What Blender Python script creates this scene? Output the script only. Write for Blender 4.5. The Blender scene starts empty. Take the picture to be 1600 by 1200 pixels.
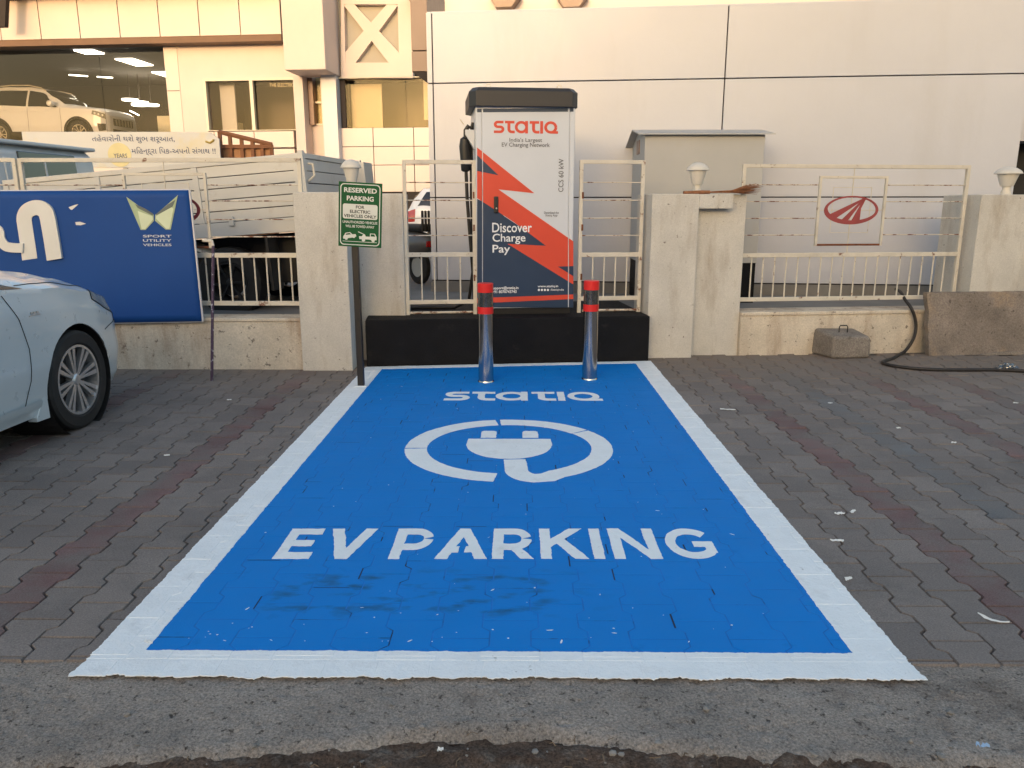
import bpy, bmesh, math, random
from mathutils import Vector, Matrix
from mathutils import noise as mnoise
random.seed(7)
sc = bpy.context.scene
COL = sc.collection
R = math.radians

# ---------------------------------------------------------------- camera
FPX, CAM_H = 1220.0, 1.45                       # focal length in photo pixels (1600 wide), eye height
PITCH = math.atan(277 / FPX)
YAW = math.atan(10 / FPX * math.cos(PITCH))
cam = bpy.data.cameras.new('camera')
cam.sensor_width = 36.0
cam.lens = 36.0 * FPX / 1600.0
cam.clip_start, cam.clip_end = 0.05, 2000
cam_o = bpy.data.objects.new('camera', cam)
COL.objects.link(cam_o)
cam_o.location = (0, 0, CAM_H)
cam_o.rotation_euler = (R(90) - PITCH, 0, YAW)
sc.camera = cam_o

# ---------------------------------------------------------------- sky, sun, exposure
SUN_EL, SUN_AZ = R(6.0), R(180 + 11)            # azimuth clockwise from +Y: low sun behind the camera, to its left
world = bpy.data.worlds.new('World')
sc.world = world
world.use_nodes = True
wn = world.node_tree
sky = wn.nodes.new('ShaderNodeTexSky')
sky.sky_type = 'NISHITA'
sky.sun_disc = False
sky.sun_elevation = SUN_EL
sky.sun_rotation = SUN_AZ
sky.altitude = 50
sky.air_density = 1.0
sky.dust_density = 3.0
sky.ozone_density = 1.0
wn.links.new(sky.outputs[0], wn.nodes['Background'].inputs[0])
wn.nodes['Background'].inputs[1].default_value = 0.15
sun = bpy.data.lights.new('sun', 'SUN')
sun.energy = 0.34
sun.angle = R(5.0)
sun.color = (1.0, 0.70, 0.50)
sun_o = bpy.data.objects.new('sun', sun)
COL.objects.link(sun_o)
sd = Vector((math.sin(SUN_AZ) * math.cos(SUN_EL), math.cos(SUN_AZ) * math.cos(SUN_EL), math.sin(SUN_EL)))
sun_o.rotation_euler = sd.to_track_quat('Z', 'Y').to_euler()
sun_o.location = (-20, -30, 30)
sc.view_settings.view_transform = 'Standard'
sc.view_settings.look = 'None'
sc.view_settings.gamma = 1.0
sc.view_settings.use_curve_mapping = False
sc.view_settings.exposure = 1.95
sc.cycles.use_denoising = True
sc.cycles.max_bounces = 8
sc.cycles.transparent_max_bounces = 12

# ---------------------------------------------------------------- photo pixel -> direction, frames
_cp, _sp = math.cos(PITCH), math.sin(PITCH)
CF = Vector((-math.sin(YAW) * _cp, math.cos(YAW) * _cp, -_sp))
CX = Vector((math.cos(YAW), math.sin(YAW), 0))
CU = CX.cross(CF)
CC = Vector((0, 0, CAM_H))
def ray(px, py): return CF + CX * ((px - 800) / FPX) - CU * ((py - 600) / FPX)
def on_ground(px, py, z=0.0):
    r = ray(px, py); return CC + r * ((z - CAM_H) / r.z)
def on_y(px, py, Y):
    r = ray(px, py); return CC + r * (Y / r.y)

class Frame:
    """vertical plane standing on the ground: s runs along it, d goes away from the camera, z up"""
    def __init__(self, x, y, ang=0.0):
        self.o = Vector((x, y, 0)); self.a = ang
        self.u = Vector((math.cos(ang), math.sin(ang), 0)); self.n = Vector((-math.sin(ang), math.cos(ang), 0))
    def world(self, s, d, z): return self.o + self.u * s + self.n * d + Vector((0, 0, z))
    def sz(self, px, py, d=0.0):
        r = ray(px, py)
        t = (self.n.dot(self.o - CC) + d) / self.n.dot(r)
        p = CC + r * t
        return (p - self.o).dot(self.u), p.z
    def rect(self, x0, y0, x1, y1, d=0.0):
        ym, xm = (y0 + y1) / 2, (x0 + x1) / 2
        return self.sz(x0, ym, d)[0], self.sz(x1, ym, d)[0], self.sz(xm, y1, d)[1], self.sz(xm, y0, d)[1]

W = Frame(0, 0)
FA = Frame(-1.96, 6.97, 0.0)                    # left boundary wall face
FB = Frame(-1.395, 7.10, 0.115)                 # plinth face; fence line of the gates 0.3 behind
YARD = 0.40                                     # yard level behind the wall

# ---------------------------------------------------------------- object helpers
ORG = {}; FRM = {}
def props(o, label=None, cat=None, group=None, kind=None):
    if label: o['label'] = label
    if cat: o['category'] = cat
    if group: o['group'] = group
    if kind: o['kind'] = kind
    return o
def thing(name, label, cat, fr=W, at=(0, 0, 0), group=None, rot=None, kind=None):
    o = bpy.data.objects.new(name, None); COL.objects.link(o)
    o.empty_display_size = 0.1
    o.location = fr.world(*at)
    o.rotation_euler = rot if rot else (0, 0, fr.a)
    ORG[o.name] = Vector(at)
    return props(o, label, cat, group, kind)

class MB:
    def __init__(self): self.v = []; self.f = []; self.m = []
    def face(self, pts, mi=0):
        n = len(self.v); self.v += [tuple(p) for p in pts]; self.f.append(tuple(range(n, n + len(pts)))); self.m.append(mi); return self
    def faces(self, vs, fs, mi=0):
        n = len(self.v); self.v += [tuple(p) for p in vs]
        for f in fs: self.f.append(tuple(i + n for i in f)); self.m.append(mi)
        return self
    def box(self, s0, s1, d0, d1, z0, z1, mi=0):
        vs = [(s0, d0, z0), (s1, d0, z0), (s1, d1, z0), (s0, d1, z0), (s0, d0, z1), (s1, d0, z1), (s1, d1, z1), (s0, d1, z1)]
        return self.faces(vs, [(0, 3, 2, 1), (4, 5, 6, 7), (0, 1, 5, 4), (1, 2, 6, 5), (2, 3, 7, 6), (3, 0, 4, 7)], mi)
    def prism(self, poly, d0, d1, mi=0):
        """polygon in (s,z), extruded along d"""
        a = sum(poly[i][0] * poly[(i + 1) % len(poly)][1] - poly[(i + 1) % len(poly)][0] * poly[i][1] for i in range(len(poly)))
        if a < 0: poly = poly[::-1]
        n = len(poly)
        vs = [(p[0], d0, p[1]) for p in poly] + [(p[0], d1, p[1]) for p in poly]
        fs = [tuple(range(n)), tuple(range(2 * n - 1, n - 1, -1))] + [(j, i, i + n, j + n) for i in range(n) for j in [(i + 1) % n]]
        return self.faces(vs, fs, mi)
    def slab(self, poly, z0, z1, mi=0):
        """polygon in (s,d), extruded up"""
        a = sum(poly[i][0] * poly[(i + 1) % len(poly)][1] - poly[(i + 1) % len(poly)][0] * poly[i][1] for i in range(len(poly)))
        if a < 0: poly = poly[::-1]
        n = len(poly)
        vs = [(p[0], p[1], z1) for p in poly] + [(p[0], p[1], z0) for p in poly]
        fs = [tuple(range(n)), tuple(range(2 * n - 1, n - 1, -1))] + [(j, i, i + n, j + n) for i in range(n) for j in [(i + 1) % n]]
        return self.faces(vs, fs, mi)
    def tube(self, pts, r, seg=10, cap=True, mi=0):
        pts = [Vector(p) for p in pts]
        rs = r if isinstance(r, (list, tuple)) else [r] * len(pts)
        rings = []; up = None
        for i, p in enumerate(pts):
            t = (pts[min(i + 1, len(pts) - 1)] - pts[max(i - 1, 0)]).normalized()
            if up is None: up = Vector((0, 0, 1)) if abs(t.z) < .9 else Vector((1, 0, 0))
            a = t.cross(up).normalized(); b = a.cross(t).normalized(); up = b
            rings.append([p + (a * math.cos(k * 2 * math.pi / seg) + b * math.sin(k * 2 * math.pi / seg)) * rs[i] for k in range(seg)])
        n0 = len(self.v)
        for rg in rings: self.v += [tuple(q) for q in rg]
        for i in range(len(pts) - 1):
            for k in range(seg):
                k2 = (k + 1) % seg
                self.f.append((n0 + i * seg + k, n0 + i * seg + k2, n0 + (i + 1) * seg + k2, n0 + (i + 1) * seg + k)); self.m.append(mi)
        if cap:
            self.f.append(tuple(n0 + k for k in range(seg - 1, -1, -1))); self.m.append(mi)
            self.f.append(tuple(n0 + (len(pts) - 1) * seg + k for k in range(seg))); self.m.append(mi)
        return self
    def lathe(self, prof, c=(0, 0, 0), seg=24, axis='z', mi=0):
        n0 = len(self.v)
        for r, h in prof:
            for k in range(seg):
                a = 2 * math.pi * k / seg; x, y = r * math.cos(a), r * math.sin(a)
                p = (x, y, h) if axis == 'z' else ((x, h, y) if axis == 'y' else (h, x, y))
                self.v.append((c[0] + p[0], c[1] + p[1], c[2] + p[2]))
        for i in range(len(prof) - 1):
            for k in range(seg):
                k2 = (k + 1) % seg
                self.f.append((n0 + i * seg + k, n0 + i * seg + k2, n0 + (i + 1) * seg + k2, n0 + (i + 1) * seg + k)); self.m.append(mi)
        return self
    def build(self, name, mat, parent=None, origin=None, bevel=0, smooth=False, kind=None, fr=W, label=None, fixn=False, segs=2):
        if parent is not None:
            po = ORG[parent.name]; org = Vector(origin) if origin else po
        else:
            po = Vector((0, 0, 0)); org = Vector(origin) if origin else Vector((0, 0, 0))
        me = bpy.data.meshes.new(name)
        me.from_pydata([(x - org.x, y - org.y, z - org.z) for x, y, z in self.v], [], self.f)
        mats = mat if isinstance(mat, (list, tuple)) else [mat]
        for m_ in mats: me.materials.append(m_)
        if len(mats) > 1: me.polygons.foreach_set('material_index', self.m)
        if fixn:
            bm = bmesh.new(); bm.from_mesh(me); bmesh.ops.recalc_face_normals(bm, faces=bm.faces); bm.to_mesh(me); bm.free()
        if smooth:
            me.polygons.foreach_set('use_smooth', [True] * len(me.polygons))
            if smooth != 'full':
                me.set_sharp_from_angle(angle=R(35))
        me.update()
        o = bpy.data.objects.new(name, me); COL.objects.link(o)
        if parent is not None:
            o.parent = parent; o.location = org - po
        else:
            o.location = fr.world(*org); o.rotation_euler = (0, 0, fr.a)
        ORG[o.name] = org
        if bevel:
            b = o.modifiers.new('bevel', 'BEVEL'); b.width = bevel; b.segments = segs; b.limit_method = 'ANGLE'; b.angle_limit = R(40)
        if kind: o['kind'] = kind
        if label: o['label'] = label
        return o

def copy_tree(o, parent=None):
    c = o.copy(); COL.objects.link(c); ORG[c.name] = ORG.get(o.name, Vector((0, 0, 0)))
    if parent: c.parent = parent
    for ch in list(o.children): copy_tree(ch, c)
    return c

# ---------------------------------------------------------------- materials
def M(name, col, rough=.6, metal=0.0, var=.12, vscale=3.0, bump=0.0, bscale=60.0, stain=None, coat=0.0, spec=.5, tone=False, emit=None, rough_var=.1, stain2=None, streak=False, bdist=.004, speck=None):
    m = bpy.data.materials.new(name); m.use_nodes = True
    nt = m.node_tree; N = nt.nodes; L = nt.links; b = N['Principled BSDF']
    b.inputs['Roughness'].default_value = rough; b.inputs['Metallic'].default_value = metal
    b.inputs['Specular IOR Level'].default_value = spec
    if coat: b.inputs['Coat Weight'].default_value = coat; b.inputs['Coat Roughness'].default_value = .06
    geo = N.new('ShaderNodeNewGeometry')
    pos = geo.outputs['Position']
    def noise(scale, detail=5, rgh=.6, vec=pos):
        n = N.new('ShaderNodeTexNoise'); n.inputs['Scale'].default_value = scale; n.inputs['Detail'].default_value = detail
        n.inputs['Roughness'].default_value = rgh; L.new(vec, n.inputs['Vector']); return n.outputs['Fac']
    def ramp(fac, a, b_, ca=(0, 0, 0, 1), cb=(1, 1, 1, 1)):
        r = N.new('ShaderNodeValToRGB'); r.color_ramp.elements[0].position = a; r.color_ramp.elements[1].position = b_
        r.color_ramp.elements[0].color = ca; r.color_ramp.elements[1].color = cb; L.new(fac, r.inputs[0]); return r.outputs[0]
    def mix(fac, a, b_, bt='MIX'):
        x = N.new('ShaderNodeMix'); x.data_type = 'RGBA'; x.blend_type = bt
        for sock, v in ((x.inputs[0], fac), (x.inputs[6], a), (x.inputs[7], b_)):
            if hasattr(v, 'is_linked'): L.new(v, sock)
            elif isinstance(v, (int, float)): sock.default_value = v
            else: sock.default_value = (*v[:3], 1)
        return x.outputs[2]
    c = (*col, 1)
    out = None
    if var:
        f = ramp(noise(vscale, 6), .3, .7, (1 - var,) * 3 + (1,), (1 + var,) * 3 + (1,))
        out = mix(1.0, c, f, 'MULTIPLY')
    else:
        rgb = N.new('ShaderNodeRGB'); rgb.outputs[0].default_value = c; out = rgb.outputs[0]
    if tone:
        a = N.new('ShaderNodeAttribute'); a.attribute_name = 'tone'
        r = ramp(a.outputs['Fac'], 0, 1, (.86, .86, .87, 1), (1.12, 1.11, 1.10, 1))
        out = mix(1.0, out, r, 'MULTIPLY')
    for k, st in enumerate((stain, stain2)):
        if st:
            scol, sscale, lo, hi = st
            vec = pos
            if streak and k == 1:
                mp = N.new('ShaderNodeMapping'); mp.inputs['Scale'].default_value = (1, 1, .22); L.new(pos, mp.inputs['Vector']); vec = mp.outputs[0]
            f = ramp(noise(sscale, 8, .65, vec), lo, hi)
            out = mix(f, out, scol)
    if speck:
        f = ramp(noise(speck[0], 3, .7), .32, .68, (1 - speck[1],) * 3 + (1,), (1 + speck[1],) * 3 + (1,))
        out = mix(1.0, out, f, 'MULTIPLY')
    L.new(out, b.inputs['Base Color'])
    if rough_var:
        mr = N.new('ShaderNodeMapRange'); mr.inputs[3].default_value = max(0.02, rough - rough_var); mr.inputs[4].default_value = min(1, rough + rough_var)
        L.new(noise(vscale * 4, 4), mr.inputs[0]); L.new(mr.outputs[0], b.inputs['Roughness'])
    if bump:
        bp = N.new('ShaderNodeBump'); bp.inputs['Strength'].default_value = bump; bp.inputs['Distance'].default_value = bdist
        L.new(noise(bscale, 8, .7), bp.inputs['Height']); L.new(bp.outputs[0], b.inputs['Normal'])
    if emit:
        b.inputs['Emission Color'].default_value = (*emit[:3], 1); b.inputs['Emission Strength'].default_value = emit[3]
    return m
def glass_mat(name, tint, refl=.12, rough=.02, gloss=.55):
    m = bpy.data.materials.new(name); m.use_nodes = True
    nt = m.node_tree; N = nt.nodes; L = nt.links; N.remove(N['Principled BSDF'])
    tr = N.new('ShaderNodeBsdfTransparent'); tr.inputs[0].default_value = (*tint, 1)
    gl = N.new('ShaderNodeBsdfGlossy'); gl.inputs['Roughness'].default_value = rough; gl.inputs[0].default_value = (gloss, gloss, gloss, 1)
    fr_ = N.new('ShaderNodeFresnel'); fr_.inputs[0].default_value = 1.5
    ad = N.new('ShaderNodeMath'); ad.operation = 'ADD'; ad.use_clamp = True; ad.inputs[1].default_value = refl
    mx = N.new('ShaderNodeMixShader')
    L.new(fr_.outputs[0], ad.inputs[0]); L.new(ad.outputs[0], mx.inputs[0]); L.new(tr.outputs[0], mx.inputs[1]); L.new(gl.outputs[0], mx.inputs[2])
    L.new(mx.outputs[0], N['Material Output'].inputs[0])
    return m
RUST = (.16, .055, .025)
m_paver = M('paver_grey', (.205, .178, .164), .85, spec=.25, var=.12, vscale=2.2, bump=.5, bscale=220, tone=True, bdist=.006, speck=(170, .28), stain=((.10, .09, .085), 1.1, .52, .78), stain2=((.26, .23, .205), 3.5, .55, .85))
m_paver_red = M('paver_red', (.172, .108, .104), .85, spec=.25, speck=(170, .28), var=.22, vscale=3, bump=.5, bscale=220, tone=True, stain=((.165, .142, .132), 2.6, .40, .62))
m_paver_blue = M('paver_blue', (.155, .158, .162), .85, spec=.25, speck=(170, .28), var=.2, vscale=3, bump=.5, bscale=220, tone=True, stain=((.17, .15, .14), 2.0, .36, .6))
m_joint = M('joint_sand', (.085, .073, .062), .95, bump=.6, bscale=300)
m_concrete = M('apron_concrete', (.315, .275, .243), .92, spec=.2, var=.2, vscale=3, bump=1.0, bscale=95, bdist=.012, speck=(130, .42), stain=((.085, .072, .064), 44, .58, .66), stain2=((.08, .055, .045), 2.2, .55, .8))
m_soil = M('soil', (.115, .078, .058), .97, spec=.1, var=.35, vscale=9, bump=1.0, bscale=70, bdist=.012, speck=(110, .5), stain=((.19, .16, .135), 12, .52, .7), stain2=((.06, .038, .028), 5, .55, .7))
m_stone = M('pebble', (.22, .2, .18), .85, var=.4, vscale=30, bump=.4)
m_yard = M('yard_floor', (.2, .19, .18), .85, var=.2, vscale=2, bump=.4)
m_blue = M('bay_blue', (.005, .195, .60), .62, spec=.10, var=.04, vscale=3, bump=.3, bscale=130, stain=((.006, .135, .42), 6, .62, .85))
m_blue_dirt = M('bay_blue_scuffed', (.008, .1, .32), .5, var=.1, bump=.3)
m_white = M('bay_white', (.83, .86, .88), .6, spec=.3, var=.06, vscale=5, bump=.9, bscale=60, bdist=.006, stain=((.42, .43, .43), 34, .66, .72), stain2=((.62, .63, .64), 5, .56, .8))
m_plaster = M('cream_plaster', (.56, .53, .485), .85, var=.1, vscale=2.5, bump=.8, bscale=120, speck=(90, .10), stain=((.17, .14, .12), 22, .655, .69), stain2=((.36, .30, .24), 4.5, .52, .78), streak=True)
m_plaster_dirty = M('cream_plaster_dirty', (.58, .51, .42), .88, var=.14, vscale=3, bump=.8, bscale=90, speck=(80, .14), stain=((.2, .17, .14), 18, .60, .66), stain2=((.33, .23, .16), 4.0, .48, .74), streak=True)
m_black = M('black_paint', (.0085, .0085, .010), .65, spec=.15, var=.25, vscale=5, bump=1.0, bscale=60, bdist=.008, stain=((.035, .031, .028), 9, .60, .85))
m_blackmetal = M('black_metal', (.014, .013, .014), .4, var=.1)
m_fence = M('fence_paint', (.6, .55, .47), .55, var=.08, vscale=6, bump=.2, stain=(RUST, 11, .60, .68), stain2=((.42, .37, .3), 5, .55, .8))
m_fence_rusty = M('fence_paint_rusty', (.58, .52, .44), .6, var=.1, vscale=6, bump=.4, stain=(RUST, 16, .5, .6))
m_rust = M('rust', RUST, .85, var=.3, vscale=20, bump=.5)
m_emblem = M('emblem_red', (.29, .05, .05), .55, var=.15, vscale=10)

# ================================================================ the ground
g = MB()
g.face([(-250, -60, -.065), (250, -60, -.065), (250, 400, -.065), (-250, 400, -.065)])
g.build('ground', m_soil, kind='structure')

def n2(x, y, s=1.0, seed=0.0): return mnoise.noise(Vector((x * s, y * s, seed)))
PAV_Y0 = 2.285
def apron_front(x): return 1.80 + .135 * math.exp(-((x + .05) / .6) ** 2) + .03 * n2(x, 3.1, 1.9) + .022 * n2(x, 7.7, 7) + .01 * n2(x, 2.2, 25)
mb = MB(); nx, ny = 900, 46
xs = [-5.2 + 10.4 * i / nx for i in range(nx + 1)]
for x in xs:
    y0 = apron_front(x)
    for j in range(ny + 1):
        y = y0 + (PAV_Y0 + .02 - y0) * j / ny
        z = -.007 + .006 * n2(x, y, 5) + .004 * n2(x, y, 17, 2) + .0022 * n2(x, y, 60, 3) - .016 * max(0, n2(x, y, 38, 5) - .22) - .010 * max(0, n2(x, y, 75, 9) - .3)
        edge = (y - y0) / .06
        if edge < 1: z -= .032 * (1 - edge) ** 2
        if y > PAV_Y0 - .02: z = min(z, -.006)
        mb.v.append((x, y, z))
for i in range(nx):
    for j in range(ny):
        a = i * (ny + 1) + j; mb.f.append((a, a + ny + 1, a + ny + 2, a + 1)); mb.m.append(0)
mb.build('concrete_apron', m_concrete, kind='structure', smooth='full')
# loose soil along the broken edge of the apron
mb = MB(); nx, ny = 640, 70
for i in range(nx + 1):
    x = -3.2 + 6.4 * i / nx
    for j in range(ny + 1):
        y = 1.2 + .75 * j / ny
        z = -.024 + .010 * n2(x, y, 4, 9) + .010 * n2(x, y, 14, 4) + .006 * n2(x, y, 40, 8) + .004 * n2(x, y, 95, 1) - .02 * max(0, (y - 1.88) / .1)
        mb.v.append((x, y, z))
for i in range(nx):
    for j in range(ny):
        a = i * (ny + 1) + j; mb.f.append((a, a + ny + 1, a + ny + 2, a + 1)); mb.m.append(0)
mb.build('soil_verge', m_soil, kind='structure', smooth='full')
def pebble(mb, x, y, z, r, mi=0):
    bm = bmesh.new(); bmesh.ops.create_icosphere(bm, subdivisions=1, radius=1)
    sx, sy, sz = r * random.uniform(.7, 1.5), r * random.uniform(.7, 1.2), r * random.uniform(.4, .8)
    a = random.random() * 6.28
    vs = []
    for v in bm.verts:
        k = 1 + .35 * mnoise.noise(v.co * 1.3 + Vector((x * 50, y * 50, 0)))
        px, py = v.co.x * sx * k, v.co.y * sy * k
        vs.append((x + px * math.cos(a) - py * math.sin(a), y + px * math.sin(a) + py * math.cos(a), z + v.co.z * sz * k))
    mb.faces(vs, [tuple(v.index for v in f.verts) for f in bm.faces], mi); bm.free()
mb = MB()
for k in range(300):
    x = random.uniform(-1.9, 1.9); y = random.uniform(1.5, 1.90) if random.random() < .8 else random.uniform(1.85, 2.15)
    pebble(mb, x, y, -.018 if y < 1.84 else -.002, random.choice((.002, .003, .003, .004, .006, .010)))
m_litterbrown = M('twig_brown', (.16, .11, .07), .9, var=.5, vscale=40)
for k in range(130):
    x = random.uniform(-1.8, 1.8); y = random.uniform(1.6, apron_front(x) + .02); a = random.random() * 6.28; ln = random.uniform(.008, .04)
    z = -.018 + random.uniform(0, .008)
    mb.tube([(x, y, z), (x + ln * .5 * math.cos(a), y + ln * .5 * math.sin(a), z + random.uniform(0, .008)), (x + ln * math.cos(a + .3), y + ln * math.sin(a + .3), z)], random.uniform(.0008, .002), 4, mi=1)
props(mb.build('gravel', [m_stone, m_litterbrown]), 'small loose stones and twigs scattered in the soil along the broken concrete edge', 'gravel', kind='stuff')

# ---------------------------------------------------------------- zigzag pavers
PX0, PW, PL = 1.4195, .170, .240
def paver_poly(gap=.0022):
    hw, hn = PW / 2 + .0140 - gap, PW / 2 - .0140 - gap
    hl = PL / 2 - gap
    a, b_ = .0735, .0485
    r = [(hw, -hl), (hw, -a), (hn, -b_), (hn, b_), (hw, a), (hw, hl)]
    return r + [(-x, -y) for x, y in r]
def clip_half(poly, nx_, ny_, c):
    """keep the side where nx*x+ny*y >= c"""
    out = []
    for i in range(len(poly)):
        p, q = poly[i], poly[(i + 1) % len(poly)]
        a, b_ = nx_ * p[0] + ny_ * p[1] - c, nx_ * q[0] + ny_ * q[1] - c
        if a >= 0: out.append(p)
        if (a >= 0) != (b_ >= 0):
            t = a / (a - b_); out.append((p[0] + (q[0] - p[0]) * t, p[1] + (q[1] - p[1]) * t))
    return out
def inset(poly, w):
    n = len(poly); res = []
    for i in range(n):
        p0, p1, p2 = Vector(poly[i - 1]), Vector(poly[i]), Vector(poly[(i + 1) % n])
        e1, e2 = (p1 - p0), (p2 - p1)
        if e1.length < 1e-6 or e2.length < 1e-6: res.append(poly[i]); continue
        n1 = Vector((-e1.y, e1.x)).normalized(); n2_ = Vector((-e2.y, e2.x)).normalized()
        k = n1 + n2_
        if k.length < 1e-3: res.append(poly[i]); continue
        k = k / max(.35, k.dot(n1)); res.append((p1.x + k.x * w, p1.y + k.y * w))
    return res
BASE = paver_poly()
def paver_mb(mb, poly, cx, cy, dz, tx, ty, mi=0, bev=.003):
    top = inset(poly, bev); n = len(poly)
    vs = [(cx + x, cy + y, dz + tx * x + ty * y) for x, y in top] + [(cx + x, cy + y, -.014) for x, y in poly]
    mb.faces(vs, [tuple(range(n))] + [(j, i, i + n, j + n) for i in range(n) for j in [(i + 1) % n]], mi)

BAY = dict(xl=-1.412, xr=1.275, il=-1.243, ir=1.112, yf=2.19, fi=2.338)
def back_y(x): return 7.085 + .115 * (x + 1.395)         # plinth foot line
m_pavs = [m_paver, m_paver_red, m_paver_blue]
pave = MB(); pave.face([(-9, 2.27, -.0135), (9, 2.27, -.0135), (9, 8.2, -.0135), (-9, 8.2, -.0135)])
pavement = pave.build('pavement', m_joint, kind='structure')
ORG['pavement'] = Vector((0, 0, 0))
def column_colour(i, cy):
    x = PX0 + PW * (i + .5)
    if i == 2 or i == -20: return 1                       # red lines either side of the bay
    if i in (9,) and cy > 3.2: return 1
    if i in (13,) and cy > 4.5: return 1
    if i in (5,) and cy > 3.4: return 2
    if i in (-27,) : return 1
    return 0
cells = []
for i in range(-46, 34):
    cx = PX0 + PW * (i + .5)
    j0 = 2.664 if i % 2 == 0 else 2.545
    for k in range(-2, 24):
        cy = j0 + PL * k + PL / 2
        if cy + PL / 2 < PAV_Y0 + .02 or cy > 7.75: continue
        cells.append((i, k, cx, cy))
def in_bay(cx, cy): return BAY['xl'] + .11 < cx < BAY['xr'] - .11 and cy > BAY['yf'] and cy < back_y(cx) - .14
meshes = {}
NV = 6
def paver_mesh(ci, v):
    if (ci, v) not in meshes:
        mb = MB(); rr = random.Random(ci * 50 + v)
        paver_mb(mb, BASE, 0, 0, 0, rr.uniform(-.006, .006), rr.uniform(-.005, .005))
        me = bpy.data.meshes.new('paver'); me.from_pydata(mb.v, [], mb.f); me.materials.append(m_pavs[ci])
        at = me.attributes.new('tone', 'FLOAT', 'FACE'); tv = (v + .5) / NV
        at.data.foreach_set('value', [tv] * len(me.polygons)); meshes[(ci, v)] = me
    return meshes[(ci, v)]
vis = []
for c in cells:
    i, k, cx, cy = c
    if in_bay(cx, cy): continue
    d = Vector((cx, cy, 0)) - CC; zc = d.dot(CF)
    px = 800 + FPX * d.dot(CX) / zc; py = 600 - FPX * d.dot(CU) / zc
    whole = cy - PL / 2 > PAV_Y0
    vis.append((zc if (-20 < px < 1620 and whole) else 1e6 + zc, c, whole))
vis.sort()
rest = MB(); rest_tone = []
for n, (q, (i, k, cx, cy), whole) in enumerate(vis):
    ci = column_colour(i, cy)
    dz = random.uniform(-.002, .0012)
    if n < 290 and q < 1e6:
        o = bpy.data.objects.new('paver', paver_mesh(ci, random.randrange(NV))); COL.objects.link(o)
        o.parent = pavement; o.location = (cx, cy, dz)
    else:
        poly = BASE
        if not whole:
            poly = [(x, y) for x, y in clip_half(BASE, 0, 1, PAV_Y0 - cy)]
            if len(poly) < 3: continue
        nf = len(rest.f)
        paver_mb(rest, poly, cx, cy, dz, random.uniform(-.006, .006), random.uniform(-.005, .005), ci)
        rest_tone += [random.random()] * (len(rest.f) - nf)
ro = rest.build('paver_field', m_pavs, pavement, kind='stuff')
at = ro.data.attributes.new('tone', 'FLOAT', 'FACE'); at.data.foreach_set('value', rest_tone)

# ---------------------------------------------------------------- painted bay
bay = thing('parking_bay', 'blue painted electric vehicle bay with thick white border on the pavers', 'parking bay', W, (0, 2.2, 0))
def rag(p, q, amp, seed, step=.007):
    """points from p (included) to q (excluded) with a ragged sideways offset"""
    p, q = Vector(p), Vector(q); Ln = (q - p).length
    if Ln < 1e-5: return [tuple(p)]
    n = max(1, int(Ln / step)); t = (q - p) / Ln; nr = Vector((-t.y, t.x)); out = []
    for i in range(n):
        pt = p + t * (Ln * i / n)
        k = 0 if i == 0 else 1
        o = amp * (.8 * n2(pt.x, pt.y, 9, seed) + .8 * n2(pt.x, pt.y, 34, seed + 3) + .8 * n2(pt.x, pt.y, 95, seed + 5))
        out.append(tuple(pt + nr * o))
    return out
def film(quad, amps, top, low, seed, name, mat, sheet_mat=None, extra=()):
    """paver tops clipped to a convex quad (counter-clockwise), its four edges ragged by amps"""
    mb = MB()
    H = []
    for i in range(4):
        p, q = quad[i], quad[(i + 1) % 4]
        ex, ey = q[0] - p[0], q[1] - p[1]; l = math.hypot(ex, ey)
        H.append((-ey / l, ex / l, (-ey * p[0] + ex * p[1]) / l))
    polys = []
    for i, k, cx, cy in cells:
        poly = [(cx + x, cy + y) for x, y in BASE]
        if cy - PL / 2 < PAV_Y0: poly = clip_half(poly, 0, 1, PAV_Y0)
        polys.append(poly)
    polys += list(extra)
    for poly in polys:
        for h in H:
            poly = clip_half(poly, *h)
            if len(poly) < 3: break
        if len(poly) < 3: continue
        pts = []
        for a in range(len(poly)):
            p, q = poly[a], poly[(a + 1) % len(poly)]
            amp = 0
            for hi, h in enumerate(H):
                if abs(h[0] * p[0] + h[1] * p[1] - h[2]) < 1e-6 and abs(h[0] * q[0] + h[1] * q[1] - h[2]) < 1e-6: amp = amps[hi]
            pts += rag(p, q, amp, seed) if amp else [p]
        zt = top + random.uniform(-.0005, .0005)
        n = len(pts); ins = inset(pts, .0016)
        mb.faces([(x, y, zt) for x, y in ins] + [(x, y, zt - .0012) for x, y in pts] + [(x, y, low - .002) for x, y in pts],
                 [tuple(range(n))] + [(b_, a, a + n, b_ + n) for a in range(n) for b_ in [(a + 1) % n]] + [(b_ + n, a + n, a + 2 * n, b_ + 2 * n) for a in range(n) for b_ in [(a + 1) % n]])
    sh = []
    for i in range(4): sh += rag(quad[i], quad[(i + 1) % 4], amps[i], seed)
    mb.faces([(x, y, low) for x, y in sh], [tuple(range(len(sh)))], 1)
    return mb.build(name, [mat, sheet_mat or mat], bay)
xl, xr, il, ir, yf, fi = (BAY[k] for k in ('xl', 'xr', 'il', 'ir', 'yf', 'fi'))
m_blue_joint = M('bay_blue_joint', (.005, .155, .52), .6, spec=.15, var=.2, vscale=8, stain=((.008, .012, .025), 3.4, .56, .64))
film([(il - .02, fi - .02), (ir + .02, fi - .02), (ir + .02, back_y(ir) - .09), (il - .02, back_y(il) - .09)], (0, 0, 0, 0), .0030, .0020, 1, 'blue_paint', m_blue, m_blue_joint)
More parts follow.
